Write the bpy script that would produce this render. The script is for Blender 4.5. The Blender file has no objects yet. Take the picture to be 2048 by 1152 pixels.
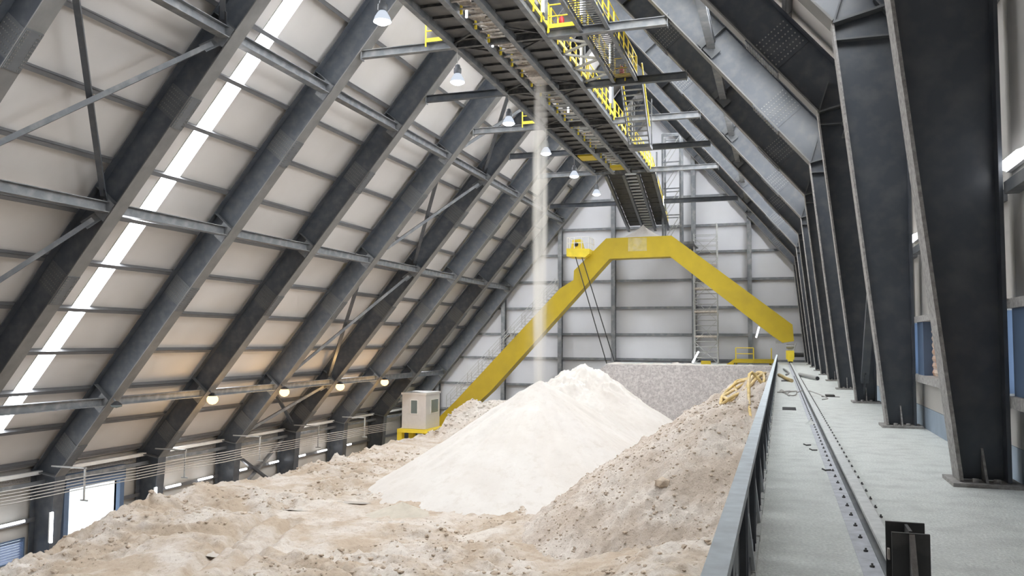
import bpy, math, random
import numpy as np
from mathutils import Vector, Matrix
random.seed(7)
C = bpy.context.scene.collection
SC = bpy.context.scene
# ------------------------------------------------------------------ camera
YAW, PIT, ROL, FPX = 0.31277, 0.064044, 0.0061406, 1657.88
cy, sy, cp, sp = math.cos(YAW), math.sin(YAW), math.cos(PIT), math.sin(PIT)
fwd = Vector((-sy*cp, cy*cp, sp)); rgt = Vector((cy, sy, 0)); upv = rgt.cross(fwd)
r2 = rgt*math.cos(ROL)+upv*math.sin(ROL); u2 = -rgt*math.sin(ROL)+upv*math.cos(ROL)
cam = bpy.data.cameras.new('camera'); camo = bpy.data.objects.new('camera', cam); C.objects.link(camo)
cam.sensor_fit = 'HORIZONTAL'; cam.sensor_width = 36.0; cam.lens = 36.0*FPX/2048
cam.clip_start = 0.05; cam.clip_end = 500
camo.matrix_world = Matrix(((r2.x, u2.x, -fwd.x, 0), (r2.y, u2.y, -fwd.y, 0), (r2.z, u2.z, -fwd.z, 0), (0, 0, 0, 1)))
SC.camera = camo
# ------------------------------------------------------------------ world, exposure, light strengths
W = bpy.data.worlds.new('sky'); SC.world = W; W.use_nodes = True
bg = W.node_tree.nodes['Background']; bg.inputs[0].default_value = (0.80, 0.90, 1.0, 1); bg.inputs[1].default_value = 5.0
SC.view_settings.view_transform = 'Standard'; SC.view_settings.look = 'None'
SC.view_settings.gamma = 1; SC.view_settings.use_curve_mapping = False
SC.view_settings.exposure = -0.55
try:
    SC.cycles.max_bounces = 8; SC.cycles.diffuse_bounces = 5; SC.cycles.glossy_bounces = 3
    SC.cycles.transparent_max_bounces = 16; SC.cycles.volume_bounces = 1; SC.cycles.caustics_reflective = False
    SC.cycles.caustics_refractive = False; SC.cycles.sample_clamp_indirect = 6
    SC.cycles.volume_step_rate = 1.0
except Exception: pass
P_HIGHBAY = 1500.0      # W, each high-bay lamp
P_WARM = 300.0          # W, each warm floodlight
E_TUBE = 13.0           # emission of fluorescent tubes
E_SKY = 42.0            # daylight through the roof lights
C_SKY = (0.93, 0.965, 1.0)

# ------------------------------------------------------------------ materials
def mat(name, col, rough=0.6, metal=0.0, var=0.12, scale=3.0, dirt=None, dirt_amt=0.0, dirt_scale=1.5, bump=0.0, bscale=30.0, spec=0.5, stretch=(1,1,1)):
    m = bpy.data.materials.new(name); m.use_nodes = True; nt = m.node_tree; b = nt.nodes['Principled BSDF']
    b.inputs['Roughness'].default_value = rough; b.inputs['Metallic'].default_value = metal
    b.inputs['Specular IOR Level'].default_value = spec
    tc = nt.nodes.new('ShaderNodeTexCoord'); mp = nt.nodes.new('ShaderNodeMapping'); mp.inputs['Scale'].default_value = stretch
    nt.links.new(tc.outputs['Object'], mp.inputs[0])
    n = nt.nodes.new('ShaderNodeTexNoise'); n.inputs['Scale'].default_value = scale; n.inputs['Detail'].default_value = 6
    nt.links.new(mp.outputs[0], n.inputs['Vector'])
    r = nt.nodes.new('ShaderNodeValToRGB'); nt.links.new(n.outputs[0], r.inputs[0])
    r.color_ramp.elements[0].position = 0.3; r.color_ramp.elements[1].position = 0.7
    r.color_ramp.elements[0].color = tuple(max(0, c*(1-var)) for c in col)+(1,)
    r.color_ramp.elements[1].color = tuple(min(1, c*(1+var)) for c in col)+(1,)
    out = r.outputs[0]
    if dirt:
        n2 = nt.nodes.new('ShaderNodeTexNoise'); n2.inputs['Scale'].default_value = dirt_scale; n2.inputs['Detail'].default_value = 8
        nt.links.new(mp.outputs[0], n2.inputs['Vector'])
        r3 = nt.nodes.new('ShaderNodeValToRGB'); nt.links.new(n2.outputs[0], r3.inputs[0])
        r3.color_ramp.elements[0].position = 0.45; r3.color_ramp.elements[1].position = 0.72
        r3.color_ramp.elements[0].color = (0,0,0,1); r3.color_ramp.elements[1].color = (dirt_amt,)*3+(1,)
        mx = nt.nodes.new('ShaderNodeMix'); mx.data_type = 'RGBA'
        nt.links.new(r3.outputs[0], mx.inputs[0]); nt.links.new(out, mx.inputs[6]); mx.inputs[7].default_value = tuple(dirt)+(1,)
        out = mx.outputs[2]
    nt.links.new(out, b.inputs['Base Color'])
    if bump:
        n3 = nt.nodes.new('ShaderNodeTexNoise'); n3.inputs['Scale'].default_value = bscale; n3.inputs['Detail'].default_value = 6
        nt.links.new(tc.outputs['Object'], n3.inputs['Vector'])
        bp = nt.nodes.new('ShaderNodeBump'); bp.inputs['Strength'].default_value = bump; bp.inputs['Distance'].default_value = 0.05
        nt.links.new(n3.outputs[0], bp.inputs['Height']); nt.links.new(bp.outputs[0], b.inputs['Normal'])
    return m
def emit(name, col, s):
    m = bpy.data.materials.new(name); m.use_nodes = True; nt = m.node_tree; nt.nodes.remove(nt.nodes['Principled BSDF'])
    e = nt.nodes.new('ShaderNodeEmission'); e.inputs[0].default_value = tuple(col)+(1,); e.inputs[1].default_value = s
    nt.links.new(e.outputs[0], nt.nodes['Material Output'].inputs[0]); return m
M = {}
M['steel'] = mat('painted_dark_steel', (0.064, 0.072, 0.086), 0.36, var=0.10, scale=0.6, dirt=(0.30,0.29,0.27), dirt_amt=0.16, dirt_scale=2.2)
M['steel2'] = mat('painted_grey_steel', (0.140, 0.148, 0.160), 0.5, var=0.12, scale=0.8, dirt=(0.45,0.43,0.40), dirt_amt=0.35, dirt_scale=2.0)
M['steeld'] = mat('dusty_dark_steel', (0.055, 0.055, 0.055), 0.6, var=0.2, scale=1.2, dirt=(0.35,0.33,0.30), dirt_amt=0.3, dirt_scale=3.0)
M['dustflange'] = mat('dust_covered_steel', (0.33, 0.315, 0.30), 0.85, var=0.3, scale=14, bump=0.3, bscale=40)
M['flange'] = mat('dusty_bounce_lit_flange', (0.165, 0.160, 0.153), 0.65, var=0.15, scale=1.5)  # dust film, tone lightened further for light bounced up from the sand
M['bolt'] = mat('bright_bolt_heads', (0.30, 0.295, 0.285), 0.5)
M['clod'] = mat('dark_clay_clods', (0.40, 0.325, 0.255), 0.95, var=0.3, scale=6)
M['plate'] = mat('splice_plate_paint', (0.105, 0.11, 0.115), 0.55, var=0.1, scale=2)
M['panel'] = mat('roof_panel_coating', (0.60, 0.572, 0.55), 0.6, var=0.04, scale=0.35, dirt=(0.48,0.44,0.39), dirt_amt=0.30, dirt_scale=0.25)
M['wallpanel'] = mat('wall_panel_coating', (0.585, 0.585, 0.615), 0.55, var=0.04, scale=0.3, dirt=(0.50,0.49,0.48), dirt_amt=0.35, dirt_scale=0.25)
M['rpanel'] = mat('wall_panel_beige', (0.46, 0.44, 0.41), 0.6, var=0.05, scale=1.0, dirt=(0.5,0.42,0.38), dirt_amt=0.25, dirt_scale=1.0)
M['blueband'] = mat('blue_grey_plinth_paint', (0.30, 0.36, 0.43), 0.7, var=0.10, scale=2)
M['blue'] = mat('blue_frame_paint', (0.10, 0.15, 0.24), 0.5, var=0.1, scale=2)
M['purlin'] = mat('purlin_steel', (0.125, 0.125, 0.13), 0.55, var=0.1, scale=1.5)
M['conc'] = mat('dusty_concrete', (0.70, 0.72, 0.69), 0.9, var=0.16, scale=34, dirt=(0.50,0.51,0.49), dirt_amt=0.6, dirt_scale=2.6, bump=0.5, bscale=45)
M['bulk'] = mat('dust_spattered_concrete', (0.42, 0.39, 0.385), 0.9, var=0.22, scale=9, dirt=(0.62,0.60,0.58), dirt_amt=0.8, dirt_scale=5.0, bump=0.6, bscale=20)
M['floor'] = mat('ground_concrete', (0.35, 0.34, 0.32), 0.9, var=0.1)
M['yellow'] = mat('yellow_paint', (0.52, 0.38, 0.016), 0.5, var=0.07, scale=0.8, dirt=(0.36,0.27,0.03), dirt_amt=0.35, dirt_scale=0.6)
M['yrail'] = mat('yellow_rail_paint', (0.85, 0.66, 0.05), 0.45, var=0.08, scale=2)
M['galv'] = mat('galvanised_tube', (0.42, 0.42, 0.41), 0.45, metal=0.3, var=0.1, scale=6)
M['cable'] = mat('grey_cable', (0.42, 0.40, 0.38), 0.6)
M['black'] = mat('black_rubber', (0.02, 0.02, 0.022), 0.6)
M['deck'] = mat('deck_plate_underside', (0.105, 0.105, 0.105), 0.7, var=0.2, scale=1.2, dirt=(0.22,0.20,0.18), dirt_amt=0.45, dirt_scale=1.0)
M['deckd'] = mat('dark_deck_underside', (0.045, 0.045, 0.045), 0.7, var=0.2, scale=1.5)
M['dusty'] = mat('dust_caked_metal', (0.52, 0.47, 0.42), 0.9, var=0.25, scale=8, bump=0.5, bscale=20)
M['red'] = mat('red_paint', (0.55, 0.03, 0.03), 0.4)
M['rail'] = mat('worn_rail_steel', (0.60, 0.61, 0.60), 0.7, var=0.12, scale=8)
M['railtop'] = mat('pale_dusted_grey_paint', (0.58, 0.63, 0.66), 0.8, var=0.10, scale=9, dirt=(0.42,0.44,0.46), dirt_amt=0.5, dirt_scale=4)
M['hose'] = mat('yellow_hose_rubber', (0.55, 0.40, 0.16), 0.6, var=0.25, scale=5, dirt=(0.55,0.5,0.45), dirt_amt=0.6, dirt_scale=2.5)
M['cabin'] = mat('cabin_panel_paint', (0.60, 0.58, 0.57), 0.5, var=0.03)
M['white'] = mat('white_paint', (0.75, 0.74, 0.72), 0.5, var=0.05)
M['rust'] = mat('rusty_corrugated_sheet', (0.62, 0.50, 0.40), 0.8, var=0.2, scale=4, dirt=(0.42,0.15,0.06), dirt_amt=0.9, dirt_scale=3.0)
M['louvre'] = mat('blue_louvre_paint', (0.20, 0.24, 0.36), 0.4)
g = bpy.data.materials.new('window_glass'); g.use_nodes = True
gb = g.node_tree.nodes['Principled BSDF']; gb.inputs['Base Color'].default_value = (0.35, 0.42, 0.42, 1); gb.inputs['Roughness'].default_value = 0.08
gb.inputs['Transmission Weight'].default_value = 0.5; M['glass'] = g
M['sky'] = emit('daylit_roof_light', C_SKY, E_SKY)
M['tube'] = emit('fluorescent_tube', (0.92, 0.95, 1.0), E_TUBE)
M['bulb'] = emit('high_bay_bulb', (0.88, 0.95, 1.0), 30.0)
M['milk'] = emit('milky_lamp_shade', (0.80, 0.88, 1.0), 1.3)
M['warm'] = emit('warm_flood_lens', (1.0, 0.62, 0.26), 5.0)

def sand_mat(name, c0, c1, c2, rough=0.9, s=1.0, wet=None, fine=0.5, crumb=0.6):
    m = bpy.data.materials.new(name); m.use_nodes = True; nt = m.node_tree; b = nt.nodes['Principled BSDF']; L = nt.links.new
    tc = nt.nodes.new('ShaderNodeTexCoord')
    def noise(sc, det=8, ro=0.6):
        n = nt.nodes.new('ShaderNodeTexNoise'); n.inputs['Scale'].default_value = sc; n.inputs['Detail'].default_value = det; n.inputs['Roughness'].default_value = ro
        L(tc.outputs['Object'], n.inputs['Vector']); return n.outputs[0]
    def ramp(inp, a, bb, ca, cb):
        r = nt.nodes.new('ShaderNodeValToRGB'); L(inp, r.inputs[0]); e = r.color_ramp.elements
        e[0].position, e[1].position = a, bb; e[0].color, e[1].color = ca+(1,), cb+(1,); return r.outputs[0]
    base = ramp(noise(0.42*s), 0.42, 0.58, c0, c1)
    sp_ = ramp(noise(2.6*s, 10, 0.7), 0.52, 0.72, (0,0,0), (0.85,)*3)
    mx = nt.nodes.new('ShaderNodeMix'); mx.data_type = 'RGBA'; L(sp_, mx.inputs[0]); L(base, mx.inputs[6]); mx.inputs[7].default_value = c2+(1,)
    mx2 = nt.nodes.new('ShaderNodeMix'); mx2.data_type = 'RGBA'; L(ramp(noise(9.0*s, 6, 0.75), 0.56, 0.68, (0,0,0), (crumb,)*3), mx2.inputs[0]); L(mx.outputs[2], mx2.inputs[6]); mx2.inputs[7].default_value = tuple(c*0.62 for c in c2)+(1,)
    L(mx2.outputs[2], b.inputs['Base Color'])
    b.inputs['Roughness'].default_value = rough; b.inputs['Specular IOR Level'].default_value = 0.25
    if wet:
        w = ramp(noise(0.23, 4), wet, wet+0.07, (rough,)*3, (0.16,)*3); L(w, b.inputs['Roughness'])
    bp = nt.nodes.new('ShaderNodeBump'); bp.inputs['Strength'].default_value = fine; bp.inputs['Distance'].default_value = 0.12
    L(noise(5.5*s, 10, 0.7), bp.inputs['Height']); L(bp.outputs[0], b.inputs['Normal'])
    return m
M['white_sand'] = sand_mat('fresh_white_sand', (0.53,0.492,0.455), (0.56,0.528,0.495), (0.485,0.44,0.395), s=0.8, fine=0.2, crumb=0.06)
M['bed'] = sand_mat('churned_clay_sand', (0.43,0.345,0.265), (0.56,0.505,0.45), (0.34,0.265,0.20), wet=0.60, fine=0.7)
M['mound'] = sand_mat('coarse_clay_sand', (0.50,0.42,0.35), (0.60,0.535,0.475), (0.40,0.33,0.27), fine=0.8, s=1.4)
M['heap'] = sand_mat('lumpy_pale_sand', (0.56,0.49,0.425), (0.63,0.58,0.53), (0.45,0.385,0.32), fine=0.8, s=1.2)

# ------------------------------------------------------------------ mesh helpers
ORG = {}
class MB:
    def __init__(s): s.v = []; s.f = []; s.sm = []
    def add(s, vs, fs, smooth=False):
        b = len(s.v); s.v += [tuple(v) for v in vs]; s.f += [tuple(i+b for i in f) for f in fs]; s.sm += [smooth]*len(fs); return s
    def box(s, x0, x1, y0, y1, z0, z1):
        vs = [(x0,y0,z0),(x1,y0,z0),(x1,y1,z0),(x0,y1,z0),(x0,y0,z1),(x1,y0,z1),(x1,y1,z1),(x0,y1,z1)]
        return s.add(vs, [(0,3,2,1),(4,5,6,7),(0,1,5,4),(1,2,6,5),(2,3,7,6),(3,0,4,7)])
    def beam(s, p0, p1, w, h, up=(0,0,1), off=(0,0)):
        p0, p1 = Vector(p0), Vector(p1); d = (p1-p0).normalized(); u = Vector(up); a = d.cross(u)
        if a.length < 1e-5: a = d.cross(Vector((1,0,0)))
        a.normalize(); u = a.cross(d)
        c0, c1 = p0+a*off[0]+u*off[1], p1+a*off[0]+u*off[1]
        vs = [c+a*i*w/2+u*j*h/2 for c in (c0, c1) for i, j in ((-1,-1),(1,-1),(1,1),(-1,1))]
        return s.add(vs, [(0,1,2,3),(7,6,5,4),(0,4,5,1),(1,5,6,2),(2,6,7,3),(3,7,4,0)])
    def ibeam(s, p0, p1, w, h, tf=0.03, tw=0.02, up=(0,0,1)):
        s.beam(p0, p1, w, tf, up, (0, h/2-tf/2)); s.beam(p0, p1, w, tf, up, (0, -h/2+tf/2)); return s.beam(p0, p1, tw, h-2*tf, up)
    def prism(s, poly, y0, y1):
        n = len(poly); vs = [(x,y0,z) for x, z in poly]+[(x,y1,z) for x, z in poly]
        return s.add(vs, [tuple(range(n)), tuple(range(2*n-1, n-1, -1))]+[(i, i+n, (i+1) % n+n, (i+1) % n) for i in range(n)])
    def prismx(s, poly, x0, x1):
        n = len(poly); vs = [(x0,y,z) for y, z in poly]+[(x1,y,z) for y, z in poly]
        return s.add(vs, [tuple(range(n)), tuple(range(2*n-1, n-1, -1))]+[(i, i+n, (i+1) % n+n, (i+1) % n) for i in range(n)])
    def tube(s, pts, r, n=6, cap=True):
        pts = [Vector(p) for p in pts]; rings = []
        for i, p in enumerate(pts):
            d = (pts[min(i+1, len(pts)-1)]-pts[max(i-1, 0)]).normalized()
            a = d.cross(Vector((0,0,1)))
            if a.length < 1e-4: a = d.cross(Vector((1,0,0)))
            a.normalize(); u = a.cross(d)
            rings.append([p+(a*math.cos(2*math.pi*k/n)+u*math.sin(2*math.pi*k/n))*r for k in range(n)])
        vs = [v for R in rings for v in R]; fs = []
        for i in range(len(pts)-1):
            for k in range(n): fs.append((i*n+k, i*n+(k+1) % n, (i+1)*n+(k+1) % n, (i+1)*n+k))
        s.add(vs, fs, True)
        if cap: s.add(rings[0], [tuple(range(n-1, -1, -1))]); s.add(rings[-1], [tuple(range(n))])
        return s
    def lathe(s, c, prof, n=14):
        c = Vector(c); vs = [c+Vector((r*math.cos(2*math.pi*k/n), r*math.sin(2*math.pi*k/n), z)) for r, z in prof for k in range(n)]
        fs = [(i*n+k, i*n+(k+1) % n, (i+1)*n+(k+1) % n, (i+1)*n+k) for i in range(len(prof)-1) for k in range(n)]
        return s.add(vs, fs, True)
    def build(s, name, m, parent=None, org=None):
        o0 = Vector(org) if org is not None else (ORG[parent.name] if parent else Vector((0,0,0)))
        me = bpy.data.meshes.new(name); me.from_pydata([(v[0]-o0.x, v[1]-o0.y, v[2]-o0.z) for v in s.v], [], s.f)
        me.polygons.foreach_set('use_smooth', s.sm); me.materials.append(M[m] if isinstance(m, str) else m); me.update()
        o = bpy.data.objects.new(name, me); C.objects.link(o)
        if parent: o.parent = parent
        else: o.location = o0
        ORG[o.name] = o0
        return o
def tag(o, label=None, cat=None, group=None, kind=None):
    if label: o['label'] = label
    if cat: o['category'] = cat
    if group: o['group'] = group
    if kind: o['kind'] = kind
    return o
def thing(name, loc, label, cat, group=None, kind=None):
    o = bpy.data.objects.new(name, None); C.objects.link(o); o.location = loc; o.empty_display_size = 0.3
    ORG[o.name] = Vector(loc); return tag(o, label, cat, group, kind)
def share(src, parent, dy=0.0, dx=0.0, dz=0.0, name=None):     # a copy of a part sharing its mesh, offset
    c = src.copy(); C.objects.link(c); c.parent = parent
    c.location = src.location+Vector((dx, dy, dz)); ORG[c.name] = ORG[src.name]; return c
def dup_tree(root, loc, label=None):
    r = root.copy(); C.objects.link(r); r.location = loc; ORG[r.name] = Vector(loc)
    if label: r['label'] = label
    for ch in list(root.children):
        c = ch.copy(); C.objects.link(c); c.parent = r
        for gch in list(ch.children):
            d = gch.copy(); C.objects.link(d); d.parent = c
    return r
ORD = ['zeroth','first','second','third','fourth','fifth','sixth','seventh','eighth','ninth','tenth']
V = Vector
# ------------------------------------------------------------------ dimensions
FY = lambda n: 12.754+8.0*(n-1)
YE = 85.25                                        # inside of the end wall
YN = -4.0
ZW = -1.885                                       # walkway top
ZF = -13.0                                        # hall floor
KL, KR = V((-38.26, 0, -7.64)), V((1.28, 0, 7.57))
AP = V((-12.3, 0, 23.6))
TL = math.atan2(AP.z-KL.z, AP.x-KL.x); TR = math.atan2(AP.z-KR.z, KR.x-AP.x)
LL = (AP-KL).length; LR = (AP-KR).length
DEP = 1.45
def SL(s, n, y=0): return V((KL.x+s*math.cos(TL)-n*math.sin(TL), y, KL.z+s*math.sin(TL)+n*math.cos(TL)))
def SR(s, n, y=0): return V((KR.x-s*math.cos(TR)+n*math.sin(TR), y, KR.z+s*math.sin(TR)+n*math.cos(TR)))
NL = (SL(0,1)-SL(0,0)).normalized(); NR = (SR(0,1)-SR(0,0)).normalized()
DLs = (SL(1,0)-SL(0,0)).normalized(); DRs = (SR(1,0)-SR(0,0)).normalized()
XLO, XRO = -39.95, 2.85
def struct(o): o['kind'] = 'structure'; return o

# ------------------------------------------------------------------ shell
fl = struct(MB().box(-41.5, 3.6, YN, YE+0.3, ZF-0.3, ZF).build('floor', 'floor'))
walk = struct(MB().box(-0.42, 3.2, YN, YE, ZF, ZW).build('floor', 'conc'))
tag(walk, 'raised pale concrete walkway slab along the right wall', None)
# ceiling slopes: panels, purlins, roof lights
SP = [-0.41, 2.3, 5.05, 7.75, 10.5, 13.24, 15.95, 18.65, 21.4, 24.15, 26.87, 29.6, 32.35, 35.1, 37.8, 40.4]
SPR = [0.6, 3.3, 6.0, 8.7, 11.4, 14.1, 16.8, 19.5, 20.7]
edges = [YN]+[FY(n) for n in range(1, 11)]
edges[-1] = FY(10)
SKYB = (1, 3, 5, 7, 9)
def make_slope(side, S, N_, svals, smin, smax):
    ce = bpy.data.objects.new('ceiling', None); C.objects.link(ce); ce['kind'] = 'structure'; ORG[ce.name] = V((0,0,0))
    d = DLs if side == 'L' else DRs
    def quadbox(s0, s1, y0, y1, n0, n1):
        vs = [S(a, c, b) for c in (n0, n1) for a, b in ((s0,y0),(s1,y0),(s1,y1),(s0,y1))]
        return [tuple(v) for v in vs], [(0,3,2,1),(4,5,6,7),(0,1,5,4),(1,2,6,5),(2,3,7,6),(3,0,4,7)]
    sv = [smin]+list(svals)+[smax]
    win = None
    for b in range(len(edges)):
        y0 = edges[b]; y1 = edges[b+1] if b+1 < len(edges) else YE
        sky = b in SKYB and y1-y0 > 7
        so = (3.05 if b < 4 else 1.85) if side == 'L' else 2.3
        sw = 1.1 if side == 'L' else (2.8 if b < 9 else 1.2)  # right-slope strips, out of view, widened to brighten the walkway
        for i in range(len(sv)-1):
            s0, s1 = sv[i]+0.006, sv[i+1]-0.006
            spans = [(y0+0.004, y1-0.004)] if not (sky and 0 < i < len(sv)-2) else [(y0+0.004, y0+so), (y0+so+sw, y1-0.004)]
            for a, c in spans:
                MB().add(*quadbox(s0, s1, a, c, 1.74, 1.84)).build('roof_panel', 'panel', ce)
        for s in svals:
            p0, p1 = S(s, 1.60, y0+0.02), S(s, 1.60, y1-0.02)
            m = MB(); up = NL if side == 'L' else NR
            m.beam(p0, p1, 0.20, 0.02, up, (0, -0.12)); m.beam(p0, p1, 0.03, 0.26, up, (0.085, 0.0)); m.beam(p0, p1, 0.16, 0.02, up, (-0.0, 0.125))
            m.build('purlin', 'purlin', ce)
        if sky:
            wn = bpy.data.objects.new('window_%d' % (b*2+(side == 'R')), None); C.objects.link(wn); wn['kind'] = 'structure'; ORG[wn.name] = V((0,0,0))
            fr = MB()
            for yy in (y0+so, y0+so+sw-0.03): fr.add(*quadbox(svals[0], svals[-1], yy, yy+0.03, 1.70, 1.84))
            for s in svals: fr.add(*quadbox(s-0.03, s+0.03, y0+so, y0+so+sw, 1.72, 1.80))
            fr.build('window_frame', 'white', wn)
            for i in range(len(svals)-1):
                mid = (svals[i]+svals[i+1])/2
                for a, c in ((svals[i]+0.03, mid-0.012), (mid+0.012, svals[i+1]-0.03)):
                    MB().add(*quadbox(a, c, y0+so+0.03, y0+so+sw-0.03, 1.77, 1.79)).build('pane', 'sky', wn)
    return ce
make_slope('L', SL, NL, SP, -1.0, LL+1.45)
make_slope('R', SR, NR, SPR, -0.6, LR+1.3)
# left wall
def wall_empty(name):
    o = bpy.data.objects.new(name, None); C.objects.link(o); o['kind'] = 'structure'; ORG[o.name] = V((0,0,0)); return o
wl = wall_empty('wall_left')
DOOR = (39.05, 43.0, -8.85)
LOUV = (33.2, 36.3, -12.3, -11.05)
for b in range(len(edges)):
    y0 = edges[b]; y1 = edges[b+1] if b+1 < len(edges) else YE
    if y1-y0 < 2: y1 = YE
    if b == 4:
        MB().box(-40.35, -40.2, y0, DOOR[0], ZF, -8.85).build('wall_panel', 'rpanel', wl)
        MB().box(-40.35, -40.2, DOOR[1], y1, ZF, -8.85).build('wall_panel', 'rpanel', wl)
        MB().box(-40.35, -40.2, y0, y1, -8.85, -6.9).build('wall_panel', 'rpanel', wl)
    elif b == 3:
        MB().box(-40.35, -40.2, y0, y1, -10.02, -6.9).build('wall_panel', 'rpanel', wl)
        MB().box(-40.35, -40.2, y0, y1, -11.05, -10.03).build('wall_panel', 'rpanel', wl)
        MB().box(-40.35, -40.2, y0, LOUV[0], ZF, -11.05).build('wall_panel', 'rpanel', wl)
        MB().box(-40.35, -40.2, LOUV[1], y1, ZF, -11.05).build('wall_panel', 'rpanel', wl)
        MB().box(-40.35, -40.2, LOUV[0], LOUV[1], ZF, -12.3).build('wall_panel', 'rpanel', wl)
    else:
        MB().box(-40.35, -40.2, y0, y1, -10.02, -6.9).build('wall_panel', 'rpanel', wl)
        MB().box(-40.35, -40.2, y0, y1, ZF, -10.03).build('wall_panel', 'rpanel', wl)
    if b != 4:
        MB().ibeam((-40.07, y0+0.02, -10.12), (-40.07, y1-0.02, -10.12), 0.24, 0.34, up=(1,0,0)).build('girt', 'purlin', wl)
    else:
        MB().ibeam((-40.07, DOOR[1]+0.35, -10.12), (-40.07, y1-0.02, -10.12), 0.24, 0.34, up=(1,0,0)).build('girt', 'purlin', wl)
    MB().box(-40.2, -39.98, y0+0.02, y1-0.02, -7.95, -7.45).build('girt', 'dustflange' if b < 8 else 'purlin', wl)
d1 = thing('door_1', (-40.2, 41, ZF), None, None, None, 'structure')
m = MB(); m.box(-40.35, -39.9, DOOR[0]-0.35, DOOR[0], ZF, -8.0); m.box(-40.35, -39.9, DOOR[1], DOOR[1]+0.35, ZF, -8.0); m.build('door_frame', 'blue', d1)
MB().box(-40.3, -39.8, DOOR[0]-0.35, DOOR[1]+0.35, -8.85, -7.98).build('shutter_box', 'blue', d1)
w1 = thing('window_20', (-40.2, 34.7, -12.3), None, None, None, 'structure')
m = MB()
for z in (-12.3, -11.11): m.box(-40.36, -40.1, LOUV[0], LOUV[1], z, z+0.07)
for y in (LOUV[0], LOUV[1]-0.08): m.box(-40.36, -40.1, y, y+0.08, LOUV[2], LOUV[3])
m.build('window_frame', 'blue', w1)
for k in range(8):
    z = -12.18+k*0.14
    MB().prism([(-40.33, z), (-40.16, z-0.07), (-40.155, z-0.055), (-40.325, z+0.015)], LOUV[0]+0.08, LOUV[1]-0.08).build('slat', 'louvre', w1)
# right wall
wr = wall_empty('wall_right')
for b in range(len(edges)):
    y0 = edges[b]; y1 = edges[b+1] if b+1 < len(edges) else YE
    if y1-y0 < 2: y1 = YE
    X0, X1 = 3.05, 3.2
    ym = y1-1.0
    for (a, c) in ((y0, (y0+y1)/2), ((y0+y1)/2, y1)):
        MB().box(X0, X1, a+0.004, c-0.004, 2.1, 9.0).build('wall_panel', 'rpanel', wr)
        MB().box(X0, X1, a+0.004, c-0.004, 0.6, 2.09).build('wall_panel', 'rpanel', wr)
        MB().box(X0, X1, a+0.004, c-0.004, -1.40, -0.72).build('plinth', 'rpanel', wr)
        MB().box(X0, X1, a+0.004, c-0.004, ZW, -1.41).build('plinth', 'blueband', wr)
    MB().box(2.87, X0, y0+0.3, y1-0.3, 2.0, 2.16).build('girt', 'steel2', wr)
    MB().box(2.87, X0, y0+0.3, y1-0.3, 4.9, 5.06).build('girt', 'steel2', wr)
    MB().box(2.86, X1, y0+0.3, y1-0.3, 0.47, 0.60).build('sill', 'dustflange', wr)
    MB().box(2.86, X1, y0+0.3, y1-0.3, -0.84, -0.68).build('sill', 'dustflange', wr)
    for yy in (y0+0.32, (y0+y1)/2-0.09): MB().box(2.93, X0, yy+0.55, yy+0.73, 0.6, 9.0).build('stud', 'rpanel', wr)
    wn = thing('window_%d' % (21+b), (3.1, y0, -0.7), None, None, None, 'structure')
    m = MB(); m.box(2.92, 3.2, y0+0.3, y0+1.6, -0.68, 0.47); m.box(2.92, 3.2, y1-1.1, y1-0.3, -0.68, 0.47); m.build('window_frame', 'blue', wn)
    if b in (1, 2):
        for k in range(8):
            z = -0.68+k*0.145
            MB().prism([(3.10, z), (3.075, z+0.07), (3.10, z+0.14), (3.12, z+0.07)], y0+1.6, y1-1.1).build('slat', 'rust', wn)
    else:
        MB().box(3.1, 3.15, y0+1.6, y1-1.1, -0.68, 0.47).build('pane', 'rust', wn)
# near wall (behind the camera) and end wall
struct(MB().prism([(-40.3, ZF), (3.2, ZF), (3.2, 9.2), (-12.3, 26.6), (-40.3, -6.6)], YN-0.2, YN).build('wall_near', 'wallpanel'))
we = wall_empty('wall_far')
VX = [-40.0, -36.0, -28.4, -22.1, -16.4, -8.2, -2.8, 3.0]
HZ = [ZF, -10.2, -7.4, -4.6, -1.78, 0.77, 3.5, 6.3, 9.1, 11.8, 14.8, 17.6, 20.4, 23.2, 26.0]
def roofz(x): return min(SL(0,1.74).z+(x-SL(0,1.74).x)*math.tan(TL), SR(0,1.74).z-(x-SR(0,1.74).x)*math.tan(TR))
def clip(poly):
    # clip polygon (x,z) under the two roof planes
    for a, bb in ((SL(0,1.74), (math.tan(TL))), (SR(0,1.74), (-math.tan(TR)))):
        out = []
        f = lambda p: a.z+(p[0]-a.x)*bb-p[1]
        for i in range(len(poly)):
            p, q = poly[i], poly[(i+1) % len(poly)]; fp, fq = f(p), f(q)
            if fp >= 0: out.append(p)
            if fp*fq < 0: t = fp/(fp-fq); out.append((p[0]+(q[0]-p[0])*t, p[1]+(q[1]-p[1])*t))
        poly = out
        if len(poly) < 3: return []
    return poly
for i in range(len(VX)-1):
    for j in range(len(HZ)-1):
        if (VX[i] >= -28 and VX[i] < -4) and False: continue
        p = clip([(VX[i]+0.01, HZ[j]+0.01), (VX[i+1]-0.01, HZ[j]+0.01), (VX[i+1]-0.01, HZ[j+1]-0.01), (VX[i]+0.01, HZ[j+1]-0.01)])
        if len(p) >= 3: MB().prism(p, YE+0.1, YE+0.2).build('wall_panel', 'wallpanel', we)
struct(MB().prism(clip([(-40.3, ZF), (3.2, ZF), (3.2, 26), (-40.3, 26)]), YE+0.21, YE+0.3).build('wall_far_cladding', 'wallpanel'))
for x in VX[1:-1]:
    t = roofz(x)-0.4
    MB().ibeam((x, YE-0.25, ZF), (x, YE-0.25, t), 0.42, 0.6, 0.03, 0.03, up=(0,1,0)).build('column', 'steel2', we)
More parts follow.
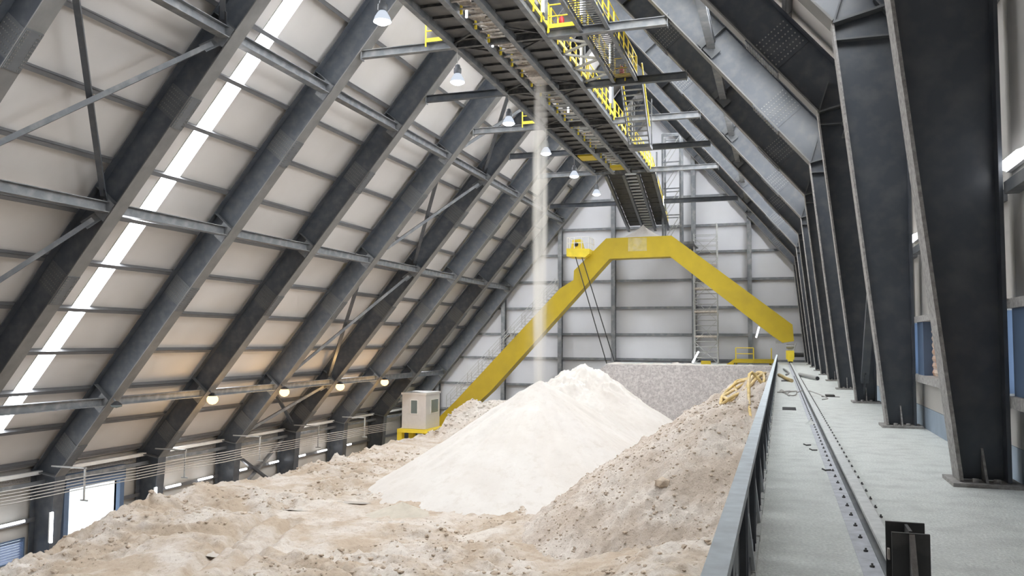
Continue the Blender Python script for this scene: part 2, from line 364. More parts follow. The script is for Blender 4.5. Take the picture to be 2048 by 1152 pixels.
for j in range(1, len(HZ)-1):
    for i in range(len(VX)-1):
        x0, x1 = VX[i]+0.22, VX[i+1]-0.22
        z = HZ[j]
        xl = SL(0,1.5).x+(z+0.2-SL(0,1.5).z)/math.tan(TL); xr = SR(0,1.5).x-(z+0.2-SR(0,1.5).z)/math.tan(TR)
        x0, x1 = max(x0, xl), min(x1, xr)
        if x1-x0 > 0.4: MB().ibeam((x0, YE-0.03, z), (x1, YE-0.03, z), 0.24, 0.34, up=(0,1,0)).build('girt', 'steel2', we)
# concrete bulkhead and landing
bk = struct(MB().prism([(-25, -8.5), (-16.6, -3.2), (-14.85, -2.02), (-0.43, -1.98), (-0.43, ZF), (-25, ZF)], 73.7, 74.1).build('wall_bulkhead', 'bulk'))
struct(MB().box(-16.0, -0.43, 80.3, YE-0.6, -2.5, -2.08).build('floor_landing', 'conc'))

# ------------------------------------------------------------------ portal frames
def frame_parts():
    root = thing('steel_portal', (0, 0, ZF), 'x', 'steel frame', 'portal frames of the hall')
    ORG[root.name] = V((0,0,ZF))
    fw = 0.7
    # left column
    m = MB(); m.prism([(-38.6, ZF), (KL.x, KL.z), (XLO, -7.42), (XLO, ZF)], -0.02, 0.02)
    m.beam((-38.6, 0, ZF), KL, fw, 0.05, (-1,0,0)); m.beam((XLO, 0, ZF), (XLO, 0, -7.3), fw, 0.05, (-1,0,0))
    m.build('column', 'steel', root)
    # rafters
    def rafter(S, N_, top, kx, kz, xo):
        m = MB(); a0, a1 = S(0,0), V((AP.x,0,AP.z))
        o0 = S(0, DEP); o1 = V((AP.x, 0, AP.z+DEP/math.cos(TL)))
        zo = o0.z+(o1.z-o0.z)*(xo-o0.x)/(o1.x-o0.x)
        oo = V((xo, 0, zo))
        m.prism([(a0.x,a0.z), (a1.x,a1.z), (o1.x,o1.z), (oo.x,oo.z)], -0.02, 0.02)
        m.beam(oo, o1, fw, 0.05, N_)
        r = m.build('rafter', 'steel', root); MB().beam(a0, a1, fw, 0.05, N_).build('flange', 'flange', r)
        m = MB(); m.prism([(a0.x,a0.z), (oo.x,oo.z), (oo.x,oo.z-0.06), (a0.x,a0.z-0.06)], -fw/2+0.03, fw/2-0.03); m.build('stiffener', 'plate', r)
        return r
    rl = rafter(SL, NL, None, None, None, XLO)
    rr = rafter(SR, NR, None, None, None, XRO)
    def stiff(S, N_, s, r):
        m = MB(); m.beam(S(s, 0.03), S(s, DEP-0.03), 0.62, 0.03, (S(s+1,0)-S(s,0))); m.build('stiffener', 'plate', r)
    for s in (5.5, 17.35, 26.55): stiff(SL, NL, s, rl)
    for s in (6.9, 14.5): stiff(SR, NR, s, rr)
    def splice(S, d, s, r, L=1.25, side_='L'):
        m = m_plate = MB(); h = DEP/2
        for sd in (-1, 1):
            c = S(s, h); m.beam(c-d*L/2+V((0,sd*0.03,0)), c+d*L/2+V((0,sd*0.03,0)), 0.03, DEP-0.12, (S(s,1)-S(s,0)))
        for n in (-0.04,):
            c = S(s, n); m.beam(c-d*0.8, c+d*0.8, 0.66, 0.04, (S(s,1)-S(s,0)))
        m = MB()
        def bolt(p, ax, r_=0.032, hh=0.02):
            ax = V(ax).normalized(); a = ax.cross(d).normalized(); e = a.cross(ax)
            vs = [p+(a*math.cos(k*math.pi/2)+e*math.sin(k*math.pi/2))*r_ for k in range(4)]; vs += [v+ax*hh for v in vs]
            m.add(vs, [(4,5,6,7),(0,1,5,4),(1,2,6,5),(2,3,7,6),(3,0,4,7)])
        for i in range(6):
            for j in range(10):
                bolt(S(s+(i-2.5)*0.19, 0.16+j*(DEP-0.32)/9)-V((0,0.045,0)), (0,-1,0))
        nn = S(s,0)-S(s,1)
        for i in range(12):
            for y in (-0.28, -0.2, 0.2, 0.28): bolt(S(s+(i-5.5)*0.13, -0.06)+V((0,y,0)), nn)
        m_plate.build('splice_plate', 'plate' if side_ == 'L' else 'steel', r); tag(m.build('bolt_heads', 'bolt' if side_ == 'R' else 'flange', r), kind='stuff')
    splice(SL, DLs, 12.7, rl); splice(SL, DLs, 22.4, rl); splice(SL, DLs, 1.5, rl, 1.0)
    splice(SR, DRs, 2.65, rr, 1.25, 'R'); splice(SR, DRs, 11.5, rr, 1.25, 'R')
    # right column, tapered
    m = MB(); zo = SR(0,DEP).z-(XRO-SR(0,DEP).x)*math.tan(TR)
    m.prism([(2.28, ZW+0.06), (KR.x, KR.z), (XRO, zo), (XRO, ZW+0.06)], -0.02, 0.02)
    m.beam((XRO, 0, ZW+0.06), (XRO, 0, zo), 0.5, 0.05, (-1,0,0))
    cr = m.build('column', 'steel', root)
    MB().beam((2.28, 0, ZW+0.06), (KR.x, 0, KR.z), 0.5, 0.05, (-1,0,0)).build('flange', 'dustflange', cr)
    m = MB(); m.box(1.35, XRO-0.03, -0.23, 0.23, 7.12, 7.16); m.beam((KR.x+0.03,0,KR.z), SR(0.55, DEP*0.62), 0.46, 0.04, (0,0,1))
    m.beam((XRO-0.03,0,7.2), (2.2,0,8.05), 0.46, 0.04, (0,0,1)); m.build('stiffener', 'plate', cr)
    # base
    m = MB(); m.box(2.15, 3.0, -0.40, 0.40, ZW, ZW+0.05); m.build('base_plate', 'dustflange', cr)
    m = MB(); m.prismx([(-0.02, ZW+0.05), (-0.30, ZW+0.05), (-0.02, ZW+0.48)], 2.56, 2.59)
    for x in (2.44, 2.70):
        m.lathe((x, -0.25, ZW+0.05), [(0.045,0),(0.045,0.05),(0.0,0.055)], 6)
    m.build('anchor_rib', 'dustflange', cr)
    return root
f1 = frame_parts()
hint = {1:'nearest column on the right', 2:'with its base plate second along the walkway', 3:'just before the bright roof light strip', 4:'just behind the bright roof light strip',
        5:'carrying the nearest lit warm floodlight', 6:'carrying the second warm floodlight', 7:'carrying the third warm floodlight', 8:'carrying the farthest warm floodlight', 9:'second from the end wall', 10:'standing against the end wall'}
frames = {}
for n in range(1, 11):
    fr = f1 if n == 1 else dup_tree(f1, (0, FY(n), ZF))
    fr.location = (0, FY(n) if n < 10 else FY(10)-0.15, ZF)
    fr['label'] = 'dark steel portal frame, %s from the viewer, %s' % (ORD[n], hint[n]); frames[n] = fr

# ------------------------------------------------------------------ struts, braces, ties
LV = {'lower': 5.19, 'middle': 17.02, 'upper': 26.2}
for n in range(1, 10):
    y0, y1 = FY(n), FY(n+1)
    for lv, s in LV.items():
        if n == 1 and lv == 'upper': continue
        t = thing('roof_strut', SL(s, 0.33, y0), 'grey longitudinal strut on the left slope, %s row, between the %s and %s frames' % (lv, ORD[n], ORD[n+1]), 'strut', 'roof struts of the left slope')
        MB().ibeam(SL(s, 0.33, y0+0.03), SL(s, 0.33, y1-0.03), 0.42, 0.46, 0.035, 0.03, up=(0,0,1)).build('beam', 'steel2', t)
        for yy, sg in ((y0, 1), (y1, -1)):
            m = MB(); m.add([SL(s-0.55, 0.04, yy+sg*0.36), SL(s+0.35, 0.04, yy+sg*0.36), SL(s+0.35, 0.66, yy+sg*0.36), SL(s-0.55, 0.66, yy+sg*0.36),
                            SL(s-0.55, 0.04, yy+sg*0.39), SL(s+0.35, 0.04, yy+sg*0.39), SL(s+0.35, 0.66, yy+sg*0.39), SL(s-0.55, 0.66, yy+sg*0.39)],
                           [(0,3,2,1),(4,5,6,7),(0,1,5,4),(1,2,6,5),(2,3,7,6),(3,0,4,7)]); m.build('end_plate', 'steel2', t)
    t = thing('eave_strut', (XLO, y0, -7.75), 'dark eave strut over the left wall between the %s and %s frames' % (ORD[n], ORD[n+1]), 'strut', 'eave struts of the left wall')
    MB().beam((-39.3, y0+0.03, -8.02), (-39.3, y1-0.03, -8.02), 0.12, 0.22).build('beam', 'steel2', t)
    MB().beam((-39.62, y0+0.03, -7.5), (-39.62, y1-0.03, -7.5), 0.3, 0.2).build('gutter', 'white', t)
for n in range(1, 10):
    y0, y1 = FY(n), FY(n+1)
    s = 6.75
    t = thing('roof_strut', SR(s, 0.5, y0), 'grey longitudinal strut on the right slope between the %s and %s frames' % (ORD[n], ORD[n+1]), 'strut', 'roof struts of the right slope')
    MB().ibeam(SR(s, 0.5, y0+0.03), SR(s, 0.5, y1-0.03), 0.34, 0.4, 0.03, 0.03).build('beam', 'steel2', t)
    MB().beam(SR(s-0.5, 0.35, y1-0.2), SR(s+0.5, 0.35, y1-0.2), 0.03, 0.5, NR).build('end_plate', 'plate', t)
    if n == 1: continue
    t = thing('eave_strut', (2.0, y0, 6.6), 'grey eave strut on the right columns between the %s and %s frames' % (ORD[n], ORD[n+1]), 'strut', 'eave struts of the right wall')
    MB().ibeam((2.15, y0+0.03, 6.9), (2.15, y1-0.03, 6.9), 0.3, 0.45, 0.03, 0.03).build('beam', 'steel2', t)
# cross bracing of the left slope
def brace(p0, p1, label, w=0.22, grp='wind braces of the left slope', m_='steel2'):
    t = thing('wind_brace', p0, label, 'brace', grp)
    p0, p1 = V(p0), V(p1); d = (p1-p0).normalized()
    MB().beam(p0+d*0.55, p1-d*0.55, w, w*0.9, (0,0,1)).build('member', m_, t)
    gu = NL if 'left slope' in grp else V((0,0,1)); gw, gh = (0.03, 0.5) if 'left slope' in grp else (0.03, 0.3)
    MB().beam(p0+d*0.1, p0+d*1.0, gw, gh, gu).build('gusset_plate', m_, t); MB().beam(p1-d*1.0, p1-d*0.1, gw, gh, gu).build('gusset_plate', m_, t)
lev = [('eave', 0.1), ('lower', 5.1), ('middle', 16.9), ('upper', 26.1), ('top', 35.0)]
for (a, b_) in ((2, 3), (6, 7)):
    for k in range(4):
        (ln0, s0), (ln1, s1) = lev[k], lev[k+1]
        brace(SL(s0+0.1, 0.45, FY(a)+0.15), SL(s1-0.2, 0.45, FY(b_)-0.15), 'diagonal brace rising away from %s to %s row between the %s and %s frames' % (ln0, ln1, ORD[a], ORD[b_]))
        brace(SL(s1-0.2, 0.70, FY(a)+0.15), SL(s0+0.1, 0.70, FY(b_)-0.15), 'darker diagonal brace falling away from %s to %s row between the %s and %s frames' % (ln1, ln0, ORD[a], ORD[b_]), m_='steel')
    brace((-39.3, FY(a)+0.1, -8.1), (-39.3, FY(b_)-0.1, -12.6), 'diagonal wall brace falling away on the left wall between the %s and %s frames' % (ORD[a], ORD[b_]), grp='wall braces', m_='steel')
    brace((-39.5, FY(a)+0.1, -12.6), (-39.5, FY(b_)-0.1, -8.1), 'diagonal wall brace rising away on the left wall between the %s and %s frames' % (ORD[a], ORD[b_]), grp='wall braces')
    brace((2.62, FY(a)+0.1, ZW+0.3), (2.62, FY(b_)-0.1, 6.6), 'dark diagonal brace rising away between right columns of the %s and %s frames' % (ORD[a], ORD[b_]), grp='wall braces', m_='steel')
    brace((2.5, FY(a)+0.1, 6.6), (2.5, FY(b_)-0.1, ZW+0.3), 'dark diagonal brace falling away between right columns of the %s and %s frames' % (ORD[a], ORD[b_]), grp='wall braces', m_='steel')
# ties carrying the gallery
ZT = 14.36
for n in range(2, 10):
    z = ZT if n < 9 else 13.0
    xl = KL.x+(z-KL.z)/math.tan(TL); xr = KR.x-(z-KR.z)/math.tan(TR)
    gl, gr = (-14.72, -10.38) if n < 9 else (-14.35, -10.2)
    for sd, x0, x1 in (('left', xl, gl), ('right', gr, xr)):
        t = thing('tie_beam', (x0, FY(n), z), 'horizontal steel tie beam from the conveyor gallery to the %s slope at the %s frame' % (sd, ORD[n]), 'tie beam', 'tie beams carrying the gallery')
        MB().ibeam((x0+0.12, FY(n)-0.1, z), (x1-0.12, FY(n)-0.1, z), 0.30, 0.40, 0.03, 0.03).build('beam', 'steel2' if n % 2 == 0 else 'steel', t)
        xe = x0+0.12 if sd == 'left' else x1-0.12
        MB().beam((xe, FY(n)-0.1, z-0.3), (xe, FY(n)-0.1, z+0.3), 0.34, 0.03, (1,0,0)).build('end_plate', 'steel2', t)

# ------------------------------------------------------------------ conveyor gallery
GX = (-14.85, -13.25, -11.85, -10.25)
GY0, GY1 = 20.0, 68.75
ga = thing('conveyor_gallery', (-12.55, GY0, ZT+0.2), 'dark conveyor gallery with slotted deck hung under the roof ridge', 'conveyor gallery')
for i, x in enumerate(GX):
    MB().ibeam((x, GY0, ZT+0.03), (x, GY1, ZT+0.03), 0.26, 0.46, 0.03, 0.03).build('stringer', 'steel2', ga)
nj = int((GY1-GY0)/1.3333)
js = []; dk = []
for k in range(nj+1):
    y = GY0+k*1.3333+0.3
    for x0, x1 in ((GX[0], GX[1]), (GX[2], GX[3])):
        MB().ibeam((x0+0.14, y, ZT+0.12), (x1-0.14, y, ZT+0.12), 0.12, 0.12, 0.02, 0.02).build('joist', 'steeld', ga)
        if k < nj: MB().box(x0+0.1, x1-0.1, y+0.02, y+1.31, ZT+0.19, ZT+0.22).build('deck_panel', 'deck', ga)
for n in range(3, 9):
    for x0, x1 in ((GX[0], GX[1]), (GX[3], GX[2])):
        for sg in (-1, 1):
            if FY(n)+sg*1.3 > GY1: continue
            MB().beam((x0, FY(n)+sg*0.2, ZT+0.02), (x1, FY(n)+sg*1.5, ZT+0.02), 0.1, 0.08).build('diagonal', 'steeld', ga)
for n in range(2, 9):
    for x0, x1 in ((GX[0], GX[1]), (GX[1], GX[2]), (GX[2], GX[3])): MB().ibeam((x0+0.14, FY(n)-0.1, ZT-0.02), (x1-0.14, FY(n)-0.1, ZT-0.02), 0.2, 0.34, 0.03, 0.03).build('cross_beam', 'steeld', ga)
# belt line in the slot
it = 0
y = GY0+0.4
while y < GY1-0.5:
    dusty = (y < 44) or (it % 3 == 0)
    m = MB(); m.tube([(GX[1]+0.1, y, ZT+0.35), (-12.55, y, ZT+0.28), (GX[2]-0.1, y, ZT+0.35)], 0.085, 6)
    m.box(GX[1]+0.05, GX[2]-0.05, y-0.06, y+0.06, ZT+0.08, ZT+0.15); idl = m.build('idler', 'dusty' if dusty else 'galv', ga)
    if it % 2 == 0:
        MB().box(GX[1]+0.12, GX[1]+0.22, y-0.05, y+0.05, ZT-0.1, ZT+0.7).build('bracket', 'yrail', idl); MB().box(-12.2, -12.1, y-0.05, y+0.05, ZT+0.15, ZT+0.7).build('bracket', 'yrail', idl)
    it += 1; y += 0.9 if y < 44 else 0.95
rng = random.Random(3)
for k in range(16):                                       # caked heaps of spilled sand on the idlers near the drop point
    y = 30+k*0.85; x = -12.55+rng.uniform(-0.35, 0.35)
    m = MB(); n = 9; hh = rng.uniform(0.15, 0.5)
    m.lathe((x, y, ZT+0.2), [(rng.uniform(0.2,0.4), 0), (0.2, hh*0.6), (0.0, hh)], n); m.build('caked_dust', 'dusty', ga)
MB().box(GX[1]+0.15, GX[2]-0.15, GY0, GY1, ZT+0.6, ZT+0.63).build('belt', 'black', ga)
m = MB(); m.box(-12.9, -11.95, 41.2, 43.6, ZT+0.15, ZT+0.55); m.box(-12.75, -12.0, 41.9, 43.0, ZT-0.2, ZT+0.2); m.build('chute', 'dusty', ga)
MB().box(GX[0]+0.2, GX[1]-0.2, 61.5, 63.2, ZT-0.15, ZT+0.05).build('drip_tray', 'yellow', ga)
MB().box(GX[1]+0.2, GX[2]-0.2, 66.2, 67.4, ZT-0.15, ZT+0.05).build('drip_tray', 'yellow', ga)
for y, x in ((37.2, -13.1), (49.5, -12.4), (33.4,-13.0)):
    tl = thing('tube_light', (x, y, ZT+0.3), 'short white tube light glowing in the gallery slot, %s along the belt' % {37.2:'second', 49.5:'third', 33.4:'first'}[y], 'lamp', 'tube lights of the gallery slot')
    MB().tube([(x, y, ZT-0.1), (x, y, ZT+0.25)], 0.05, 8).build('tube', 'tube', tl); MB().box(x-0.06, x+0.06, y+0.05, y+0.09, ZT-0.12, ZT+0.28).build('housing', 'steel2', tl)
# inclined tail of the gallery
gi = thing('inclined_gallery', (-12.1, GY1, ZT-0.2), 'darker inclined conveyor gallery descending to the end wall behind the yellow portal', 'conveyor gallery')
def ZI(y): return 14.25-0.176*(y-68.75)
gx2 = (-13.95, -12.45, -11.25, -9.95)
dx_i = -0.045
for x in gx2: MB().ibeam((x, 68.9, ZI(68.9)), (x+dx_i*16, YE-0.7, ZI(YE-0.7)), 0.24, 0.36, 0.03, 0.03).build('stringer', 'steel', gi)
k = 0; y = 69.1
while y < YE-2:
    for a, b_ in ((0,1), (2,3)):
        x0, x1 = gx2[a]+dx_i*(y-69), gx2[b_]+dx_i*(y-69)
        m = MB(); vs = [(x0+.1,y,ZI(y)+.2),(x1-.1,y,ZI(y)+.2),(x1-.1,y+1.3,ZI(y+1.3)+.2),(x0+.1,y+1.3,ZI(y+1.3)+.2)]
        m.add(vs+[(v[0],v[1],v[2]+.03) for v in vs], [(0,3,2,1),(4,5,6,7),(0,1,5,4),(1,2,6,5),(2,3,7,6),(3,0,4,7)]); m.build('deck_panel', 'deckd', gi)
        MB().beam((x0+.1,y,ZI(y)+.18),(x1-.1,y,ZI(y)+.18),0.06,0.05).build('joist', 'steeld', gi)
    y += 1.33
y = 69.3
while y < YE-1:
    x = -11.85+dx_i*(y-69)
    MB().tube([(x-0.5, y, ZI(y)+0.05), (x+0.5, y, ZI(y)+0.05)], 0.09, 6).build('idler', 'galv', gi); y += 0.8
m = MB(); vs = [(-12.4,69,ZI(69)+.4),(-11.3,69,ZI(69)+.4),(-11.3+dx_i*16,YE-.7,ZI(YE-.7)+.4),(-12.4+dx_i*16,YE-.7,ZI(YE-.7)+.4)]
m.add(vs+[(v[0],v[1],v[2]+.03) for v in vs], [(0,3,2,1),(4,5,6,7),(0,1,5,4),(1,2,6,5),(2,3,7,6),(3,0,4,7)]); m.build('belt', 'black', gi)

# ------------------------------------------------------------------ guardrails
def guardrail(pts, label, step=1.33, toe=True, m_='yrail', h=1.1, grp='yellow gallery guardrails', toeh=0.19, drop=0.22):
    t = thing('guardrail', pts[0], label, 'guardrail', grp)
    for a, b_ in zip(pts[:-1], pts[1:]):
        a, b_ = V(a), V(b_); L = (b_-a).length; n = max(1, round(L/step))
        for k in range(n+1):
            p = a.lerp(b_, k/n); MB().box(p.x-0.032, p.x+0.032, p.y-0.032, p.y+0.032, p.z-drop, p.z+h).build('post', m_, t)
        for hh in (h, h*0.5):
            MB().tube([a+V((0,0,hh)), b_+V((0,0,hh))], 0.032, 6).build('rail', m_, t)
        if toe: MB().beam(a+V((0,0,toeh/2)), b_+V((0,0,toeh/2)), 0.02, toeh).build('toe_board', m_, t)
    return t
zr = ZT+0.26
for n in range(3, 8):
    guardrail([(-10.08, FY(n)+0.15, zr), (-10.08, FY(n+1)-0.25, zr)], 'yellow guardrail on right gallery edge between the %s and %s frames' % (ORD[n], ORD[n+1]))
guardrail([(-10.0, 69.0, ZI(69)+0.2), (-10.7, YE-0.8, ZI(YE-0.8)+0.2)], 'yellow guardrail sloping down along the inclined gallery')
zb = ZT+0.2
guardrail([(-10.1, FY(4)-0.3, zb), (-8.65, FY(4)-0.3, zb)], 'bright yellow guardrail with red cylinder behind it on the near cross platform')
guardrail([(-8.5, FY(5)-0.2, zb), (-7.36, FY(5)-0.2, zb)], 'bright yellow guardrail with red cylinder behind it at the service bridge end', step=0.6)
guardrail([(-8.55, FY(3)+0.1, zb), (-8.55, FY(5)-0.2, zb)], 'yellow guardrail on left edge of the service bridge')
guardrail([(-7.3, FY(3)+0.1, zb), (-7.3, FY(5)-0.2, zb)], 'yellow guardrail on right edge of the service bridge')
guardrail([(-16.3, FY(4)-0.3, zb), (-15.1, FY(4)-0.3, zb), (-15.1, FY(4)+1.0, zb)], 'small olive yellow guardrail on tie beam left of the gallery')
guardrail([(-16.3, FY(6)-0.3, zb), (-15.1, FY(6)-0.3, zb)], 'small yellow guardrail on tie beam left of the gallery behind the falling sand')
# service bridge right of the gallery
sb = thing('service_bridge', (-7.9, FY(3), ZT), 'narrow steel service bridge beside the conveyor gallery ending at a yellow railed platform', 'bridge')
for x in (-8.55, -7.3): MB().ibeam((x, FY(3), ZT+0.05), (x, FY(5)+0.3, ZT+0.05), 0.18, 0.3).build('stringer', 'steel2', sb)
m = MB()
for k in range(64): m.box(-8.46, -7.39, FY(3)+k*0.25, FY(3)+k*0.25+0.05, ZT+0.15, ZT+0.19)
tag(m.build('grating', 'steeld', sb), kind='stuff')
MB().box(-10.15, -8.6, FY(4)-0.3, FY(4)+1.0, ZT+0.2, ZT+0.24).build('cross_platform', 'steel2', sb)
for k in range(3):
    y = FY(4)+0.6+k*2.4
    MB().beam((-10.2, y, ZT+0.1), (-8.6, y+1.2, ZT+0.1), 0.12, 0.1).build('diagonal', 'galv', sb)
    MB().beam((-10.2, y+2.3, ZT+0.1), (-8.6, y+1.2, ZT+0.1), 0.12, 0.1).build('diagonal', 'galv', sb)
# stair going down from the bridge end
st = thing('stair', (-7.7, FY(5)+0.5, 11.7), 'steep open grating stair seen from below under the service bridge end', 'stair')
ya, za, yb, zbb = FY(5)+0.4, ZT+0.1, 47.9, 11.6
for x in (-8.3, -7.1): MB().beam((x, ya, za), (x, yb, zbb), 0.06, 0.24, (0,0,1)).build('stringer', 'steel2', st)
for k in range(12):
    f = (k+0.5)/12; y = ya+(yb-ya)*f; z = za+(zbb-za)*f
    tr = MB()
    for q in range(3): tr.box(-8.26, -7.14, y-0.12+q*0.09, y-0.08+q*0.09, z-0.02, z+0.02)
    for q in range(5): tr.box(-8.2+q*0.24, -8.17+q*0.24, y-0.12, y+0.10, z-0.02, z+0.02)
    tr.build('tread', 'galv', st)
MB().box(-8.35, -7.05, yb-0.1, yb+0.9, zbb-0.25, zbb-0.05).build('landing', 'steel2', st)
for sx in (-8.3, -7.1):
    MB().tube([(sx, ya, za+1.0), (sx, yb, zbb+1.0)], 0.04, 6).build('handrail', 'yrail', st)
    MB().box(sx-.03, sx+.03, yb+.8, yb+.86, zbb-0.1, ZT+0.1).build('hanger', 'steel2', st)
# fire extinguishers
for p, lab in (((-9.55, FY(4)+0.1, zb+0.04), 'red fire extinguisher standing behind the rail of the near cross platform'), ((-8.15, FY(5)-0.05, zb), 'red fire extinguisher standing behind the rail at the service bridge end')):
    t = thing('fire_extinguisher', p, lab, 'extinguisher', 'gallery fire extinguishers')
    MB().lathe(p, [(0.0,0),(0.13,0.0),(0.13,0.5),(0.05,0.62),(0.05,0.68),(0,0.68)], 10).build('cylinder', 'red', t)
    MB().box(p[0]-0.1, p[0]+0.03, p[1]-0.02, p[1]+0.02, p[2]+0.68, p[2]+0.74).build('lever', 'black', t)
# posts carrying vertical tube lights
tl_i = 0
for x, y, z0 in ((-10.0, 35.15, 14.6), (-10.0, 42.75, 14.6), (-10.0, 50.76, 14.8), (-10.0, 58.8, 14.7), (-8.4, 35.9, 14.55), (-8.4, 42.65, 14.5), (-10.15, 71.5, 13.9), (-10.4, 79.0, 12.6)):
    tl_i += 1
    where = ('on the gallery edge' if x < -9.9 and y < 68 else 'on the service bridge' if x > -9 else 'beside the inclined gallery')
    k_ = {35.15:'nearest', 42.75:'second', 50.76:'third', 58.8:'fourth', 35.9:'nearer', 42.65:'farther', 71.5:'upper', 79.0:'lower'}[y]
    t = thing('post_light', (x, y, z0), '%s upright fluorescent light on its post %s' % (k_, where), 'lamp', 'upright gallery lights')
    MB().box(x+0.08, x+0.2, y+0.05, y+0.17, z0-0.1, z0+2.6).build('post', 'steel2', t)
    for a, b_ in ((0.0, 0.5), (0.55, 1.05)):
        MB().tube([(x, y, z0+0.25+a), (x, y, z0+0.25+b_)], 0.05, 8).build('tube', 'tube', t)
    MB().box(x+0.03, x+0.08, y-0.05, y+0.08, z0+0.2, z0+1.4).build('housing', 'white', t)
# stair tower by the end wall
tw = thing('stair_tower', (-9.3, 81, 9.6), 'slender lattice steel tower with white bracing fixed on the end wall', 'tower')
for x, y in ((-10.7, 80.6), (-9.0, 80.6), (-10.7, 82.4), (-9.0, 82.4)): MB().box(x-0.09, x+0.09, y-0.09, y+0.09, 9.5, 20.3).build('post', 'steel2', tw)
for k in range(4):
    z = 9.7+k*2.6
    for y in (80.6, 82.4):
        MB().beam((-10.7, y, z), (-9.0, y, z+2.6), 0.07, 0.07).build('diagonal', 'galv', tw); MB().beam((-10.7, y, z+2.6), (-9.0, y, z+2.6), 0.08, 0.1).build('cross_member', 'steel2', tw)
MB().beam((-10.7, 80.6, 20.3), (-7.9, 80.6, 20.2), 0.1, 0.16).build('cross_member', 'steel2', tw)
MB().box(-10.8, -7.7, 80.4, YE-0.62, 9.4, 9.65).build('landing', 'steel2', tw)

# ------------------------------------------------------------------ lamps
def lamp(n):
    p = V((-14.73, FY(n), 12.62))
    t = thing('pendant_lamp', p, 'white high-bay pendant lamp glowing under the gallery edge, %s of the row' % ORD[n-2], 'lamp', 'high-bay pendant lamps')
    MB().tube([(p.x, p.y-0.1, ZT-0.15), (p.x, p.y, p.z+0.75)], 0.015, 5).build('cord', 'cable', t)
    MB().lathe(p, [(0.0,0.78),(0.1,0.76),(0.13,0.7),(0.13,0.62),(0.19,0.58),(0.19,0.36),(0.15,0.32),(0.0,0.32)], 12).build('ballast', 'steel2', t)
    MB().lathe(p, [(0.36,-0.10),(0.30,0.08),(0.2,0.25),(0.12,0.34)], 16).build('reflector', 'milk', t)
    MB().lathe(p, [(0.0,-0.24),(0.2,-0.2),(0.35,-0.11),(0.33,-0.07),(0.0,-0.05)], 14).build('lens', 'bulb', t)
    ld = bpy.data.lights.new('lamp_beam', 'SPOT'); ld.energy = P_HIGHBAY; ld.color = (0.97, 1.0, 0.93); ld.spot_size = math.radians(165); ld.spot_blend = 0.6; ld.shadow_soft_size = 0.3
    lo = bpy.data.objects.new('lamp_beam', ld); C.objects.link(lo); lo.parent = t; lo.location = (0, 0, -0.32)
for n in range(3, 9): lamp(n)
for n in range(4, 9):
    p = V((-34.2, FY(n)-0.38, -3.76)); lit = n > 4
    t = thing('floodlight', p, ('warm glowing floodlight under the lower strut on the %s frame' if lit else 'unlit black floodlight under the lower strut on the %s frame') % ORD[n], 'lamp', 'floodlights of the lower strut row')
    MB().lathe(p, [(0.30,0.19),(0.24,0.26),(0.1,0.38),(0.0,0.40)], 14).build('housing', 'black', t)
    MB().beam(p+V((0,0,0.3)), p+V((-0.5,0.25,0.55)), 0.06, 0.06).build('bracket', 'steel2', t)
    if lit:
        MB().lathe(p, [(0.0,-0.36),(0.2,-0.30),(0.34,-0.14),(0.36,0.02),(0.28,0.18),(0.0,0.26)], 14).build('lens', 'warm', t)
        ld = bpy.data.lights.new('flood_beam', 'POINT'); ld.energy = P_WARM; ld.color = (1.0, 0.62, 0.25); ld.shadow_soft_size = 0.3
        lo = bpy.data.objects.new('flood_beam', ld); C.objects.link(lo); lo.parent = t; lo.location = (0.45, -0.45, -0.55)
    else: MB().lathe(p, [(0.0,0.02),(0.28,0.10),(0.30,0.19)], 12).build('lens', 'glass', t)
def tube_lamp(p0, p1, label, r=0.075, grp='fluorescent wall lights', off=(-0.1,0,0.0)):
    p0, p1 = V(p0), V(p1); t = thing('fluorescent_light', p0, label, 'lamp', grp)
    MB().tube([p0, p1], r, 8).build('tube', 'tube', t)
    o = V(off); MB().beam(p0+o, p1+o, 0.14, 0.08).build('housing', 'white', t)
WY = [(34.3, 35.9), (47.0, 48.4), (50.3, 51.8), (55.1, 55.9), (59.0, 60.2), (63.4, 64.3), (66.4, 67.9), (71.8, 72.5)]
for k, (a, b_) in enumerate(WY):
    tube_lamp((-39.75, a, -10.05), (-39.75, b_, -10.05), 'horizontal fluorescent light on the left wall girt, %s from the viewer' % ORD[k+1])
tube_lamp((-38.25, FY(4)-0.45, -11.2), (-38.25, FY(4)-0.45, -9.55), 'upright fluorescent light on the left column beside the open door, near side')
tube_lamp((-38.25, FY(5)-0.45, -10.6), (-38.25, FY(5)-0.45, -9.5), 'upright fluorescent light on the left column beside the open door, far side')
tube_lamp((-8.11, 82.0, -1.97), (-7.53, 82.0, -0.89), 'tilted fluorescent light at the foot of the scaffold', off=(0,0.12,0))
tube_lamp((-2.24, 84.5, 0.49), (-1.95, 84.5, 1.54), 'tilted fluorescent light on the end wall under the yellow leg', off=(0,0.12,0))
for y, lab in ((11.95, 'bright bulkhead light at the right picture edge on the wall'), (20.6, 'bright bulkhead light on the right wall between the two nearest columns')):
    p = V((2.9, y, 2.42)); t = thing('bulkhead_light', p, lab, 'lamp', 'right wall lights')
    MB().box(2.98, 3.045, y-0.1, y+0.85, 2.35, 2.52).build('housing', 'white', t)
    MB().prism([(2.98, 2.37), (2.89, 2.39), (2.89, 2.47), (2.98, 2.50)], y-0.08, y+0.83).build('lens', 'tube', t)

